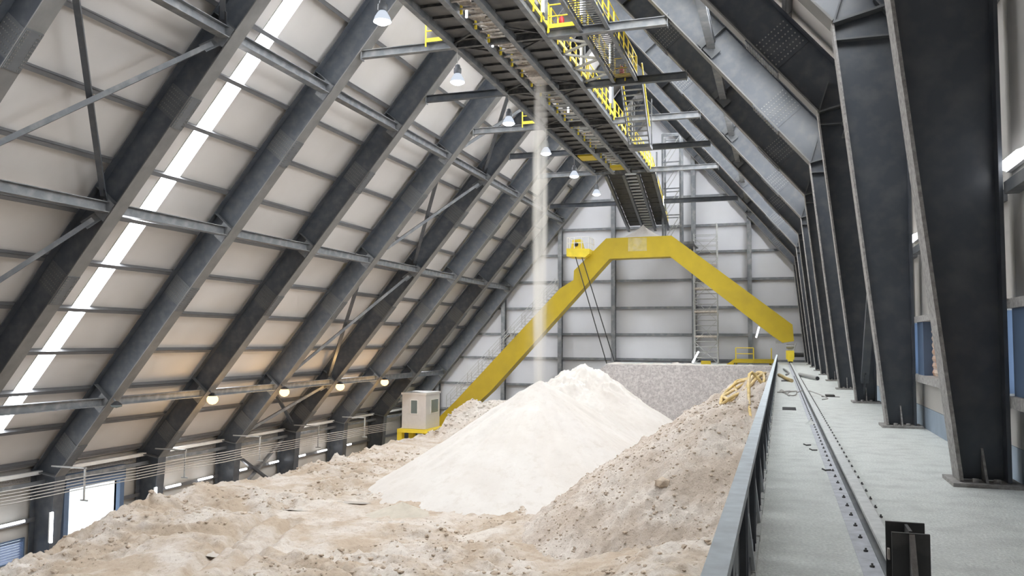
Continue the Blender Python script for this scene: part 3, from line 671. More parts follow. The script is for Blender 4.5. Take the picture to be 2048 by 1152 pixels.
# ------------------------------------------------------------------ conductor lines on the left
for k in range(5):
    x = -35.9-0.05*k; z = -7.25-0.17*k
    t = thing('conductor_line', (x, 25, z), 'long thin conductor line sagging along the left wall, %s counted from the hall side' % ORD[k+1], 'cable', 'conductor lines')
    pts = [(x, 20+i*2.0, z-0.012*(i*2)-0.05*math.sin(i*2.0/8*math.pi)**2) for i in range(28)]
    MB().tube(pts, 0.028, 5).build('wire', 'cable', t)
for n in range(3, 9):
    t = thing('line_bracket', (-38, FY(n), -7.4), 'angled hanger bracket holding the conductor lines at the %s frame' % ORD[n], 'bracket', 'conductor line brackets')
    MB().box(-38.4, -36.0, FY(n)-0.5, FY(n)-0.42, -7.08, -7.0).build('arm', 'galv', t); MB().box(-36.12, -36.04, FY(n)-0.5, FY(n)-0.42, -8.75, -7.0).build('hanger', 'galv', t)
    MB().box(-36.3, -35.8, FY(n)-0.5, FY(n)-0.44, -8.8, -8.72).build('crossbar', 'galv', t)

# ------------------------------------------------------------------ yellow portal machine
PY0, PY1 = 77.2, 78.7
pm = thing('portal_scraper', (-12.5, PY0, ZW), 'huge yellow portal scraper spanning the hall on two sloping legs', 'machine')
m = MB(); m.prism([(-15.6, 9.80), (-9.46, 9.86), (-9.61, 7.91), (-15.28, 7.84)], PY0, PY1); cb = m.build('crossbeam', 'yellow', pm)
MB().prism([(-15.6, 9.80), (-15.28, 7.84), (-27.1, -4.9), (-35.5, -13.0+0.6), (-37.6, -13.0+0.6), (-30.7, -5.87), (-20.11, 5.09), (-18.78, 5.89), (-18.73, 6.8)], PY0, PY1).build('leg', 'yellow', pm)
MB().prism([(-9.46, 9.86), (1.05, 1.60), (1.15, 0.15), (0.2, 0.0), (-0.65, 0.6), (-9.61, 7.91)], PY0, PY1).build('leg', 'yellow', pm)
MB().box(-13.5, -11.75, PY0-0.02, PY0-0.003, 8.5, 9.75).build('blurred_logo_plate', mat('blurred_logo_patch', (0.55,0.45,0.16), 0.7, var=0.15, scale=2.0, dirt=(0.55,0.50,0.42), dirt_amt=0.6, dirt_scale=1.2), cb)  # pale plate added to stand for a blurred-out logo
# winch platform
wp = MB(); wp.prism([(-19.25, 8.1), (-17.45, 7.95), (-17.0, 8.3), (-17.05, 8.75), (-19.25, 8.85)], PY0-0.9, PY1); wpo = wp.build('winch_platform', 'yrail', pm)
m = MB(); m.prism([(-18.95, 8.8), (-18.75, 9.7), (-18.0, 9.75), (-17.75, 8.8)], PY0-0.5, PY0+0.4); m.build('winch_housing', 'yrail', wpo)
m = MB(); m.tube([(-18.4, PY0-0.6, 9.25), (-18.4, PY0+0.5, 9.25)], 0.22, 10); m.build('winch_drum', 'black', wpo)
m = MB()
for hh in (9.35, 9.9):
    m.tube([(-19.2, PY0-0.85, hh), (-17.1, PY0-0.85, hh), (-17.1, PY1, hh)], 0.03, 5); m.tube([(-19.2, PY0-0.85, hh), (-19.2, PY1, hh)], 0.03, 5)
for x in (-19.2, -18.5, -17.8, -17.1): m.box(x-0.03, x+0.03, PY0-0.88, PY0-0.82, 8.8, 9.9)
for y in (PY0, PY1-0.1): m.box(-17.13, -17.07, y, y+0.06, 8.7, 9.9); m.box(-19.23, -19.17, y, y+0.06, 8.7, 9.9)
m.build('handrail', 'white', wpo)
# stair rail along the leg
def legp(f): a = V((-31.5, PY0+0.2, -6.6)); b = V((-20.3, PY0+0.2, 4.95)); return a.lerp(b, f)
m = MB()
for hh in (0.55, 1.15):
    m.tube([legp(i/10)+V((-0.35, 0, hh)) for i in range(11)], 0.028, 5)
    m.tube([legp(i/10)+V((-0.35, 1.1, hh)) for i in range(11)], 0.028, 5)
for i in range(11):
    for q in (0, 1.1):
        p = legp(i/10)+V((-0.35, q, 0)); m.box(p.x-0.03, p.x+0.03, p.y-0.03, p.y+0.03, p.z-0.1, p.z+1.15)
m.build('stair_rail', 'galv', pm)
m = MB()
for i in range(40): p = legp(i/39); m.box(p.x-0.5, p.x-0.1, PY0+0.2, PY0+1.3, p.z-0.05, p.z)
m.build('step', 'galv', pm)
# hoist ropes
for a, b_ in (((-18.41, PY0-0.7, 8.05), (-14.83, PY0-0.7, -4.0)), ((-17.78, PY0-0.7, 7.96), (-14.0, PY0-0.7, -4.0))):
    MB().tube([a, b_], 0.05, 5).build('hoist_rope', 'black', pm)
MB().tube([(-30, PY0-0.5, -10.5), (-14.4, PY0-0.5, -4.2), (-3.0, PY0-0.5, -6.5)], 0.35, 6).build('scraper_boom', 'yellow', pm)
# right bogie
bo = MB(); bo.box(0.47, 1.15, PY0-0.4, PY0+1.9, -1.45, -0.68); bo.box(0.6, 1.05, PY0-0.5, PY0+2.0, -1.62, -1.4); boo = bo.build('bogie', 'yrail', pm)
m = MB(); m.tube([(1.15, PY0, -1.05), (1.95, PY0, -1.05)], 0.2, 10); m.build('drive_motor', 'black', boo)
m = MB()
for y in (PY0-0.2, PY0+1.6): m.tube([(0.72, y, -1.57), (0.98, y, -1.57)], 0.2, 12)
m.build('wheel', 'black', boo)
m = MB(); m.box(0.62, 1.0, PY0+0.1, PY0+0.7, -0.68, -0.25); m.tube([(0.5, PY0+0.1, -0.3), (1.15, PY0+0.1, -0.3)], 0.18, 8); m.tube([(1.1, PY0-0.1, -0.7), (1.35, PY0-0.1, 0.0)], 0.05, 6); m.build('hinge', 'galv', boo)
MB().box(-0.4, 0.3, PY0+0.2, PY0+0.6, -0.05, 0.2).build('bracket', 'galv', pm)
# cabin platform
m = MB(); m.box(-35.2, -31.6, 73.2, PY0, -8.82, -8.47); m.box(-35.3, -34.8, 73.4, 74.0, -10.6, -8.82); m.box(-33.0, -32.6, 76.0, 76.6, ZF+0.8, -8.82); m.box(-35.3, -34.8, 76.0, 76.6, ZF+0.8, -8.82); m.build('cabin_platform', 'yrail', pm)
# left bogie
m = MB(); m.box(-37.8, -35.2, PY0-0.4, PY1+0.4, ZF+0.25, ZF+0.95)
for y in (PY0, PY1): m.tube([(-36.7, y, ZF+0.3), (-36.3, y, ZF+0.3)], 0.3, 12)
m.build('bogie', 'yellow', pm)
# spilled sand heap on the crossbeam
def cone_pts(c, r, h, seed, n=28, rings=9, pw=1.25):
    rs = random.Random(seed); vs = []; fs = []
    ph = [rs.uniform(0, 6.28) for _ in range(4)]
    for i in range(rings+1):
        f = i/rings
        for k in range(n):
            a = 2*math.pi*k/n; wob = 1+0.10*math.sin(3*a+ph[0])+0.07*math.sin(5*a+ph[1])+0.05*math.sin(9*a+ph[2])
            vs.append((c[0]+r[0]*f*wob*math.cos(a), c[1]+r[1]*f*wob*math.sin(a), c[2]+h*(1-f)**pw*(1+0.05*math.sin(7*a+f*9))))
    for i in range(rings):
        for k in range(n): fs.append((i*n+k, (i+1)*n+k, (i+1)*n+(k+1) % n, i*n+(k+1) % n))
    return vs, fs
sh = MB(); sh.add(*cone_pts((-12.2, PY0+0.75, 9.84), (1.95, 0.74), 1.2, 5, pw=1.5), smooth=True)
tag(sh.build('sand_heap', 'white_sand'), 'pale conical heap of spilled sand on top of the yellow crossbeam', 'sand heap', None, 'stuff')
# operator cabin
cb_ = thing('operator_cabin', (-33.65, 75.3, -8.46), 'beige box cabin with two white framed windows on a yellow platform', 'cabin')
m = MB(); m.box(-34.9, -32.4, 73.6, 77.0, -8.46, -5.1); m.build('body', 'cabin', cb_)
MB().box(-34.98, -32.32, 73.52, 77.08, -5.22, -5.02).build('roof', 'cabin', cb_)
def cab_win(face):
    if face == 'front':
        x0, x1, z0, z1, y = -33.95, -33.3, -7.0, -5.75, 73.6
        m = MB()
        for a in ((x0-.07,x0,z0-.07,z1+.07),(x1,x1+.07,z0-.07,z1+.07),(x0,x1,z1,z1+.07),(x0,x1,z0-.07,z0)): m.box(a[0],a[1],y-.05,y+.01,a[2],a[3])
        w = m.build('window', 'white', cb_); MB().box(x0, x1, y-.03, y-.01, z0, z1).build('pane', 'glass', w)
    else:
        y0, y1, z0, z1, x = 74.8, 76.5, -7.0, -5.75, -32.4
        m = MB()
        for a in ((y0-.07,y0,z0-.07,z1+.07),(y1,y1+.07,z0-.07,z1+.07),(y0,y1,z1,z1+.07),(y0,y1,z0-.07,z0)): m.box(x-.01,x+.05,a[0],a[1],a[2],a[3])
        w = m.build('window', 'white', cb_); MB().box(x+.01, x+.03, y0, y1, z0, z1).build('pane', 'glass', w)
cab_win('front'); cab_win('side')

# ------------------------------------------------------------------ scaffold tower
sc = thing('scaffold_tower', (-6.85, 82.6, -2.08), 'tall galvanised scaffold tower standing against the end wall', 'scaffold')
sx0, sx1, sy0, sy1 = -7.95, -5.75, 82.2, 83.3
for x in (sx0, sx1):
    for y in (sy0, sy1):
        MB().tube([(x, y, -2.08), (x, y, 10.6 if x < -7 else 11.6)], 0.05, 6).build('standard', 'galv', sc)
zl = -2.0
while zl < 10.6:
    for y in (sy0, sy1): MB().tube([(sx0, y, zl), (sx1, y, zl)], 0.032, 5).build('ledger', 'galv', sc)
    for x in (sx0, sx1): MB().tube([(x, sy0, zl), (x, sy1, zl)], 0.032, 5).build('ledger', 'galv', sc)
    zl += 0.52
for k, z in enumerate((0.45, 2.85, 5.1, 7.4)):
    MB().box(sx0+0.05, sx1-0.05, sy0+0.05, sy1-0.05, z, z+0.06).build('deck', 'dusty', sc)
    MB().box(sx0, sx1, sy0-0.03, sy0, z+0.06, z+0.22).build('toe_board', 'dusty', sc)
for k in range(6):
    z = -2.0+k*2.05
    a, b_ = (sx0, sx1) if k % 2 else (sx1, sx0)
    MB().tube([(a, sy0, z), (b_, sy0, z+2.05)], 0.03, 5).build('diagonal', 'galv', sc); MB().tube([(b_, sy1, z), (a, sy1, z+2.05)], 0.03, 5).build('diagonal', 'galv', sc)
# yellow platform by the end wall
yp = thing('access_platform', (-3.5, 82, -2.08), 'low yellow access platform with rails on the landing by the end wall', 'platform')
m = MB(); m.box(-4.2, -0.6, 81.0, 82.6, -1.9, -1.55); m.build('deck', 'yellow', yp)
m = MB(); m.prism([(-4.9, -2.08), (-4.2, -1.6), (-4.2, -2.08)], 81.2, 82.4); m.build('ramp', 'yellow', yp)
for x in (-4.0, -2.4, -0.8): MB().box(x-0.05, x+0.05, 81.0, 81.1, -1.6, -0.5).build('post', 'yrail', yp)
for z in (-0.5, -1.05): MB().tube([(-4.0, 81.05, z), (-2.4, 81.05, z)], 0.045, 6).build('handrail', 'yrail', yp)
for x in (-4.0, -0.9): MB().box(x-0.1, x+0.1, 81.5, 81.7, -2.08, -1.9).build('foot', 'yellow', yp)
tag(MB().box(-7.2, -6.3, 80.8, 81.0, -2.08, -1.75).build('yellow_kerb', 'yellow'), 'small yellow kerb block on the landing below the scaffold', 'kerb')

# ------------------------------------------------------------------ walkway: parapet, rail, stop, odds and ends
pa = thing('parapet', (-0.27, 3, ZW), 'grey steel parapet rail with pale dusty top along the walkway edge', 'parapet')
py0, py1 = 2.4, 72.5
MB().box(-0.335, -0.228, py0, py1, -1.0, -0.985).build('top_plate', 'railtop', pa)
MB().box(-0.238, -0.228, py0, py1, -1.05, -1.0).build('lip', 'railtop', pa)
MB().box(-0.335, -0.325, py0, py1, -1.07, -1.0).build('lip', 'steel2', pa)
y = py0
while y < py1:
    MB().box(-0.292, -0.278, y, y+1.58, ZW, -1.0).build('web_plate', 'steel', pa)
    m = MB(); m.box(-0.33, -0.235, y, y+0.02, ZW, -1.0); m.box(-0.33, -0.235, y+1.56, y+1.58, ZW, -1.0)
    tag(m.build('stiffener', 'steel', pa), kind='stuff')
    m = MB(); m.prism([(-0.278, ZW), (-0.275, -1.40), (-0.262, -1.40), (-0.212, ZW)], y+0.9, y+1.02); m.build('rib', 'railtop', pa)
    y += 1.88
MB().box(-0.262, -0.25, py0, py1, ZW, ZW+0.16).build('kick_plate', 'steel', pa)
rg = random.Random(11); m = MB(); y = py0; pv = []
while y < py1:
    w = 0.025+0.02*rg.random(); m.box(-0.25, -0.235+w*0.6, y, y+0.34, ZW, ZW+0.04+0.02*rg.random()); y += 0.33
m.build('dust_bank', 'conc', pa)
# crane rail
cr_ = thing('crane_rail', (0.86, 2, ZW), 'long dusty crane rail bolted to the walkway', 'rail')
MB().prism([(0.78, ZW), (0.94, ZW), (0.94, ZW+0.02), (0.88, ZW+0.035), (0.875, ZW+0.115), (0.845, ZW+0.115), (0.84, ZW+0.035), (0.78, ZW+0.02)], 6.1, 84).build('rail_web', 'steel2', cr_)  # web coloured darker than the head to stand for the rail's side shadow
MB().prism([(0.795, ZW+0.115), (0.925, ZW+0.115), (0.925, ZW+0.15), (0.91, ZW+0.16), (0.81, ZW+0.16), (0.795, ZW+0.15)], 6.1, 84).build('rail_head', 'rail', cr_)
MB().box(0.62, 0.78, 4.0, 84, ZW, ZW+0.006).build('rail_pad', mat('rail_grout', (0.53,0.54,0.57), 0.9, var=0.15, scale=8), cr_)
clip0 = None
y = 6.6; k = 0
while y < 50:
    for x in (0.71, 1.01):
        if clip0 is None:
            clip0 = MB().lathe((x, y, ZW), [(0.02,0.006),(0.02,0.02),(0.009,0.021),(0.009,0.038),(0,0.04)], 6).build('clip_bolt', 'steeld', cr_); x00, y00 = x, y
        else: share(clip0, cr_, y-y00, x-x00)
    y += 0.55
# buffer stop
bs = thing('buffer_stop', (0.79, 6.1, ZW), 'dark steel H-section buffer stop with pale sloping rib at the rail end', 'buffer stop')
m = MB(); m.box(0.66, 0.90, 6.20, 6.222, ZW, -1.20); m.box(0.67, 0.895, 5.955, 5.977, ZW, -1.22); m.box(0.775, 0.795, 5.977, 6.20, ZW, -1.21); m.build('post', 'steeld', bs)
MB().prismx([(5.955, ZW), (5.60, ZW), (5.955, -1.225)], 0.772, 0.806).build('rib', 'dustflange', bs)
MB().box(0.655, 0.668, 6.05, 6.09, -1.42, -1.35).build('weld_lump', 'dusty', bs)
# loose objects on the walkway
def plate(x0, x1, y0, y1, label, z=ZW):
    tag(MB().box(x0, x1, y0, y1, z, z+0.012).build('floor_hatch', 'black'), label, 'hatch')
plate(0.03, 0.40, 24.7, 25.7, 'black rectangular drain opening in the walkway, nearer of two'); plate(0.02, 0.36, 42.8, 44.2, 'black rectangular drain opening in the walkway, farther of two')
t = thing('steel_pipe', (1.4, 46, ZW), 'loose grey steel pipe lying on the walkway near the far columns', 'pipe')
MB().tube([(1.02, 49.4, ZW+0.11), (1.75, 44.6, ZW+0.11)], 0.11, 10).build('pipe_wall', 'galv', t); MB().tube([(1.745, 44.65, ZW+0.11), (1.76, 44.55, ZW+0.11)], 0.09, 10).build('pipe_mouth', 'black', t)
def curve_pts(pts, n=10):
    out = []
    P = [V(p) for p in pts]
    for i in range(len(P)-1):
        p0, p1, p2, p3 = P[max(i-1,0)], P[i], P[i+1], P[min(i+2,len(P)-1)]
        for k in range(n):
            t_ = k/n; out.append(0.5*((2*p1)+(-p0+p2)*t_+(2*p0-5*p1+4*p2-p3)*t_**2+(-p0+3*p1-3*p2+p3)*t_**3))
    return out+[P[-1]]
tag(MB().tube(curve_pts([(-0.1, 49.5, ZW+.08), (0.1, 47, ZW+.08), (0.25, 44.5, ZW+.08), (0.5, 42.0, ZW+.08)]), 0.09, 7).build('yellow_hose', 'hose'), 'short yellow hose lying beside the rail on the walkway', 'hose')
rg = random.Random(5)
pts = [(-0.15+0.75*rg.random(), 31+3.5*rg.random(), ZW+0.02+0.03*rg.random()) for _ in range(12)]+[(0.9, 32.5, ZW+0.15), (1.5, 30.5, ZW+0.02), (1.3, 29.5, ZW+0.02)]
tag(MB().tube(curve_pts(pts, 6), 0.018, 5).build('loose_cable', 'cable'), 'tangled thin loose cable on the walkway across the rail', 'cable')
tag(MB().tube(curve_pts([(0.2, 62, ZW+.05), (0.3, 58, ZW+.1), (0.45, 54, ZW+.05), (0.3, 50.5, ZW+.05)]), 0.06, 6).build('grey_hose', 'galv'), 'grey hose piece lying beside the rail near the portal foot', 'hose')
t = thing('angle_offcut', (1.5, 31.6, ZW), 'dark steel angle offcut lying right of the rail', 'offcut')
MB().box(1.35, 1.95, 31.2, 31.35, ZW, ZW+0.015).build('flat', 'steeld', t); MB().box(1.5, 1.8, 31.35, 31.9, ZW, ZW+0.06).build('web', 'steeld', t)
for k, (x, y, a) in enumerate(((0.60, 13.2, 0.4), (0.50, 15.6, -0.3), (0.42, 16.3, 0.2))):
    m = MB(); m.beam((x, y, ZW+0.012), (x+0.09*math.cos(a), y+0.09*math.sin(a), ZW+0.018), 0.035, 0.02); m.tube([(x, y, ZW+.015), (x-0.04, y+.02, ZW+.03)], 0.012, 5)
    tag(m.build('metal_scrap', 'steeld'), ['dark metal scrap lying left of the rail, nearest piece', 'dark metal scrap lying left of the rail, middle piece', 'dark metal scrap lying left of the rail, farthest piece'][k], 'scrap')
tag(MB().add(*cone_pts((0.64, 20.6, ZW), (0.13, 0.2), 0.12, 8)).build('sand_lump', 'conc'), 'small grey sand lump against the left side of the rail', 'lump')

# ------------------------------------------------------------------ bulk material height fields
def hash2(ix, iy, seed):
    h = (ix.astype(np.int64)*374761393+iy.astype(np.int64)*668265263+seed*1274126177) & 0xffffffff
    h = ((h ^ (h >> 13))*1274126177) & 0xffffffff; h = h ^ (h >> 16); return h.astype(np.float64)/0xffffffff
def vnoise(x, y, seed):
    ix, iy = np.floor(x), np.floor(y); fx, fy = x-ix, y-iy
    ux, uy = fx*fx*fx*(fx*(fx*6-15)+10), fy*fy*fy*(fy*(fy*6-15)+10)
    a, b = hash2(ix, iy, seed), hash2(ix+1, iy, seed); c, d = hash2(ix, iy+1, seed), hash2(ix+1, iy+1, seed)
    return (a+(b-a)*ux+(c-a)*uy+(a-b-c+d)*ux*uy)*2-1
def fbm(x, y, f, o, seed, g=0.5):
    s = 0; a = 1
    for k in range(o): s = s+a*vnoise(x*f+17.3*k, y*f-9.1*k, seed+k); a *= g; f *= 2.03
    return s
def ridged(x, y, f, o, seed):
    s = 0; a = 1
    for k in range(o): s = s+a*(1-np.abs(vnoise(x*f+5.1*k, y*f+3.7*k, seed+k)))**2; a *= 0.5; f *= 2.1
    return s
def field(xs, ys, zf, keep=None):
    X, Y = np.meshgrid(xs, ys); Z = zf(X, Y); nx, ny = len(xs), len(ys)
    vs = np.stack([X.ravel(), Y.ravel(), Z.ravel()], 1)
    i = np.arange(nx*ny).reshape(ny, nx)
    q = np.stack([i[:-1,:-1].ravel(), i[:-1,1:].ravel(), i[1:,1:].ravel(), i[1:,:-1].ravel()], 1)
    if keep is not None: kk = keep(X, Y, Z).ravel(); q = q[kk[q].all(1)]
    return vs, q
def field_obj(name, vs, q, m):
    used = np.unique(q); remap = -np.ones(len(vs), int); remap[used] = np.arange(len(used)); vs = vs[used]; q = remap[q]
    me = bpy.data.meshes.new(name); me.vertices.add(len(vs)); me.vertices.foreach_set('co', vs.ravel())
    me.loops.add(q.size); me.loops.foreach_set('vertex_index', q.ravel().astype(np.int32))
    me.polygons.add(len(q)); me.polygons.foreach_set('loop_start', np.arange(0, q.size, 4, dtype=np.int32)); me.polygons.foreach_set('loop_total', np.full(len(q), 4, np.int32))
    me.polygons.foreach_set('use_smooth', np.ones(len(q), bool)); me.update(calc_edges=True); me.validate(); me.materials.append(M[m])
    o = bpy.data.objects.new(name, me); C.objects.link(o); return o
def ss(a, b, x): t = np.clip((x-a)/(b-a), 0, 1); return t*t*(3-2*t)
def bed_base(x, y):
    z = -7.45+0*x
    z = np.where(x < -26.3, -7.3-0.72*(-26.3-x), z)
    z = z+0.38*np.exp(-((x+26.0)/2.2)**2-((y-32.5)/3.5)**2)+0.08*np.exp(-((x+26.0)/1.5)**2)-0.75*ss(-20, -26, x)*(1-ss(22, 29, y))
    z = z-0.5*ss(64, 72, y)+1.15*ss(-8, -2.2, x)*(1-ss(30, 37, y))
    return np.maximum(z, ZF+0.02)
def bed_z(x, y):
    z = bed_base(x, y)
    rough = 0.35+0.65*ss(-0.25, 0.35, fbm(x, y, 0.16, 2, 40))
    z = z+0.22*fbm(x, y, 0.22, 3, 1)+rough*(0.19*fbm(x, y*1.6, 0.8, 5, 9, 0.55)+0.15*(ridged(x, y*1.3, 1.2, 4, 21)-0.9))+0.03*fbm(x, y, 4.0, 2, 5)
    for (xa, ya, xb, yb, w) in ((-18.0, 22, -21.0, 31, 0.22), (-16.6, 22, -19.6, 31, 0.22), (-13, 24, -21, 26.5, 0.3)):
        t_ = np.clip(((x-xa)*(xb-xa)+(y-ya)*(yb-ya))/((xb-xa)**2+(yb-ya)**2), 0, 1); d = np.hypot(x-xa-t_*(xb-xa), y-ya-t_*(yb-ya))
        z = z-0.20*np.exp(-(d/w)**2)+0.10*np.exp(-((d-2*w)/w)**2)
    return z
vs, q = field(np.linspace(-39.7, -0.44, 400), np.concatenate([np.linspace(15, 45, 440), np.linspace(45.1, 73.65, 200)]), bed_z)
tag(field_obj('sand_bed', vs, q, 'bed'), 'wide churned bed of tan clay sand covering the hall floor', 'sand bed', None, 'stuff')
def mound_z(x, y):
    dy = np.where(y < 33.5, 33.5-y, np.where(y > 46, y-46, 0))
    z = -1.35-0.655*np.sqrt((np.minimum(x+0.9, 0))**2+1.6*dy**2+0.3)
    return z+0.22*fbm(x, y, 0.45, 3, 61)+0.10*(ridged(x, y, 1.0, 4, 71)-0.9)+0.10*fbm(x, y, 2.2, 4, 66, 0.65)
vs, q = field(np.linspace(-12.5, -0.44, 240), np.linspace(22, 58, 520), mound_z, lambda X, Y, Z: Z > bed_z(X, Y)-0.35)
tag(field_obj('sand_mound', vs, q, 'mound'), 'coarse brownish mound of sand piled against the walkway wall', 'sand mound', None, 'stuff')
def heap_z(x, y):
    cr = np.interp(x, [-30, -27, -26, -25.2, -24.2, -22, -20, -18, -15.5, -13], [-10, -8.0, -7.2, -6.0, -5.2, -5.0, -4.7, -4.5, -5.2, -7])
    z = cr-0.75*np.maximum(np.abs(y-62)-0.8, 0)
    return z+0.28*fbm(x, y, 0.6, 3, 81)+0.2*(ridged(x, y, 0.9, 4, 91)-0.9)
vs, q = field(np.linspace(-33, -13.5, 190), np.linspace(53, 70, 190), heap_z, lambda X, Y, Z: Z > bed_z(X, Y)-0.35)
tag(field_obj('sand_heap', vs, q, 'heap'), 'lumpy pale heap behind the white cone beside the cabin', 'sand heap', None, 'stuff')
CON = [(-12.25, 42.7, -2.0, 0.665), (-12.35, 46.2, -2.75, 0.68), (-12.4, 49.0, -1.85, 0.70), (-12.2, 52.5, -1.25, 0.70), (-12.0, 58.5, -3.0, 0.70)]
def cone_z(x, y):
    z = np.full_like(x, -99.0)
    for k, (ax, ay, az, sl) in enumerate(CON):
        dx, dy = x-ax, y-ay; r = np.hypot(dx, dy); th = np.arctan2(dy, dx)
        wob = 0.22*fbm(np.cos(th)*1.6+k*7, np.sin(th)*1.6, 1.3, 3, 31)*np.minimum(r/3, 1)
        zz = az-sl*np.sqrt(r*r+0.02)+wob+0.055*r*r*0.06
        z = np.maximum(z, zz)
    th = np.arctan2(y-42.7, x+12.25); r = np.hypot(x+12.25, y-42.7)
    gul = fbm(th*6, r*0.35, 1.0, 3, 51)
    crag = np.where(y > 44.5, 1, 0.25)*ss(-5.0, -2.5, z)
    return z+0.085*gul*ss(0.5, 3, r)+0.03*fbm(x, y, 0.9, 4, 55)+crag*0.34*(ridged(x, y, 1.1, 3, 57)-0.9)
vs, q = field(np.linspace(-24, -1.5, 300), np.linspace(33, 70, 440), cone_z, lambda X, Y, Z: Z > bed_z(X, Y)-0.3)
tag(field_obj('sand_cone', vs, q, 'white_sand'), 'tall smooth white cone of fresh sand under the falling stream', 'sand cone', None, 'stuff')
# small greenish spill
gs = MB(); gs.add(*cone_pts((-16.0, 33.9, -7.8), (2.0, 1.4), 0.66, 3, pw=1.1), smooth=True)
tag(gs.build('sand_spill', mat('greenish_grey_sand', (0.43,0.385,0.32), 0.95, var=0.06, scale=4)), 'low greenish grey spill of sand at the left foot of the white cone', 'sand spill', None, 'stuff')
# clods lying on the bed and mound
rs = np.random.RandomState(4); m = MB()
ico = [(0,0,1),(0.89,0,0.45),(0.28,0.85,0.45),(-0.72,0.53,0.45),(-0.72,-0.53,0.45),(0.28,-0.85,0.45),(0.72,0.53,-0.45),(-0.28,0.85,-0.45),(-0.89,0,-0.45),(-0.28,-0.85,-0.45),(0.72,-0.53,-0.45),(0,0,-1)]
icf = [(0,1,2),(0,2,3),(0,3,4),(0,4,5),(0,5,1),(1,6,2),(2,7,3),(3,8,4),(4,9,5),(5,10,1),(6,7,2),(7,8,3),(8,9,4),(9,10,5),(10,6,1),(7,6,11),(8,7,11),(9,8,11),(10,9,11),(6,10,11)]
def clods(n, xr, yr, zf, smin, smax, ok, name, mm, label):
    m = MB(); x = rs.uniform(*xr, n); y = rs.uniform(*yr, n); z = zf(x, y); kk = ok(x, y, z)
    for a, b, c in zip(x[kk], y[kk], z[kk]):
        r = smin*(smax/smin)**(rs.rand()**2.2); e = rs.uniform(0.6, 1.2, (12, 1))*np.array(ico)*np.array([r*rs.uniform(.8,1.3), r, r*rs.uniform(.5,.8)])
        m.add([(a+v[0], b+v[1], c+v[2]+r*0.15) for v in e], icf)
    tag(m.build(name, mm), label, 'clods', None, 'stuff')
nrough = lambda x, y, z: (fbm(x, y, 0.16, 2, 40) > -0.05) & (z > cone_z(x, y)) & (z > mound_z(x, y)) & (z > heap_z(x, y))
clods(14000, (-30, -1), (19, 62), bed_z, 0.02, 0.14, nrough, 'loose_clods', 'clod', 'scattered loose clods lying on the tan sand bed')
clods(6000, (-9, -0.6), (24, 50), mound_z, 0.02, 0.085, lambda x, y, z: (z > bed_z(x, y)) & (z > cone_z(x, y)), 'mound_clods', 'clod', 'scattered loose clods lying on the coarse mound by the walkway')
clods(1500, (-28, -15), (55, 66), heap_z, 0.05, 0.22, lambda x, y, z: (z > bed_z(x, y)) & (z > cone_z(x, y)), 'heap_clods', 'heap', 'loose clods on the lumpy pale heap beside the cabin')
# yellow hose coil on the mound
hz = lambda x, y, dz=0.1: float(mound_z(np.array([x]), np.array([y]))[0])+dz
hp = [(-0.5, 24.5), (-0.6, 27.0)]
for k in range(26):
    a_ = 2*math.pi*k/10-1.2; rr_ = 1+0.16*math.sin(k*1.7)
    hp.append((max(-1.45+0.85*rr_*math.cos(a_)-0.1*(k//10), -0.0) if False else min(-1.5+0.85*rr_*math.cos(a_)-0.1*(k//10), -0.55), 35.4+2.1*rr_*math.sin(a_)+0.5*(k//10)))
hp += [(-0.7, 31.0), (-0.55, 28.5)]
tag(MB().tube(curve_pts([(x, y, hz(x, y, 0.12+0.06*(i % 3))) for i, (x, y) in enumerate(hp)], 6), 0.065, 7).build('hose_coil', 'hose'), 'coiled yellow hose lying on the coarse mound against the parapet', 'hose')
# puddles and one big clod
M['water'] = mat('muddy_water', (0.50, 0.46, 0.42), 0.12, var=0.05, spec=0.5)
for k, (x, y, rx, ry) in enumerate(((-20.2, 35.2, 1.5, 0.55), (-20.0, 37.3, 1.0, 0.45), (-21.6, 33.6, 0.9, 0.35), (-19.4, 24.9, 0.8, 0.3), (-15.6, 39.8 if False else 32.2, 0.7, 0.25))):
    z = float(np.median(bed_z(x+rx*np.linspace(-1, 1, 9), np.full(9, y))))+0.0; pv_ = []
    for i in range(28):
        a_ = 2*math.pi*i/28; w_ = 1+0.25*math.sin(3*a_+k)+0.15*math.sin(5*a_+2*k); pv_.append((x+rx*w_*math.cos(a_), y+ry*w_*math.sin(a_), z))
    m = MB(); m.add(pv_, [tuple(range(28))])
    tag(m.build('puddle', 'water'), 'shallow shining puddle in the churned sand bed, %s' % ['largest one before the white cone', 'behind the largest puddle', 'left of the largest puddle', 'nearest to the viewer at the ruts', 'smallest one by the cone foot'][k], 'puddle', 'puddles on the sand bed')
cl = MB(); cl.add([(-4.0+v[0]*0.3, 29.6+v[1]*0.25, float(np.maximum(bed_z(np.array([-4.0]), np.array([29.6])), mound_z(np.array([-4.0]), np.array([29.6])))[0])+0.12+v[2]*0.22) for v in ico], icf)
tag(cl.build('clay_clod', 'clod'), 'large brown clay clod at the foot of the coarse mound', 'clod')
# dust ridge on top of the bulkhead
m = MB(); rg = random.Random(9); x = -14.7
while x < -0.6:
    h_ = 0.05+0.16*max(0, rg.gauss(0.3, 0.5))*(1 if x < -6 else 0.3); w_ = rg.uniform(0.3, 0.7)
    m.add([(x-w_, 73.72, -2.02), (x+w_, 73.72, -2.0), (x+w_, 74.08, -2.0), (x-w_, 74.08, -2.02), (x-w_*.3, 73.85, -2.0+h_), (x+w_*.3, 73.9, -2.0+h_)], [(0,1,5,4), (2,3,4,5), (0,4,3), (1,2,5)]); x += 0.35
tag(m.build('dust_ridge', 'white_sand'), 'thin ridge of white dust lying on top of the concrete bulkhead', 'dust', None, 'stuff')
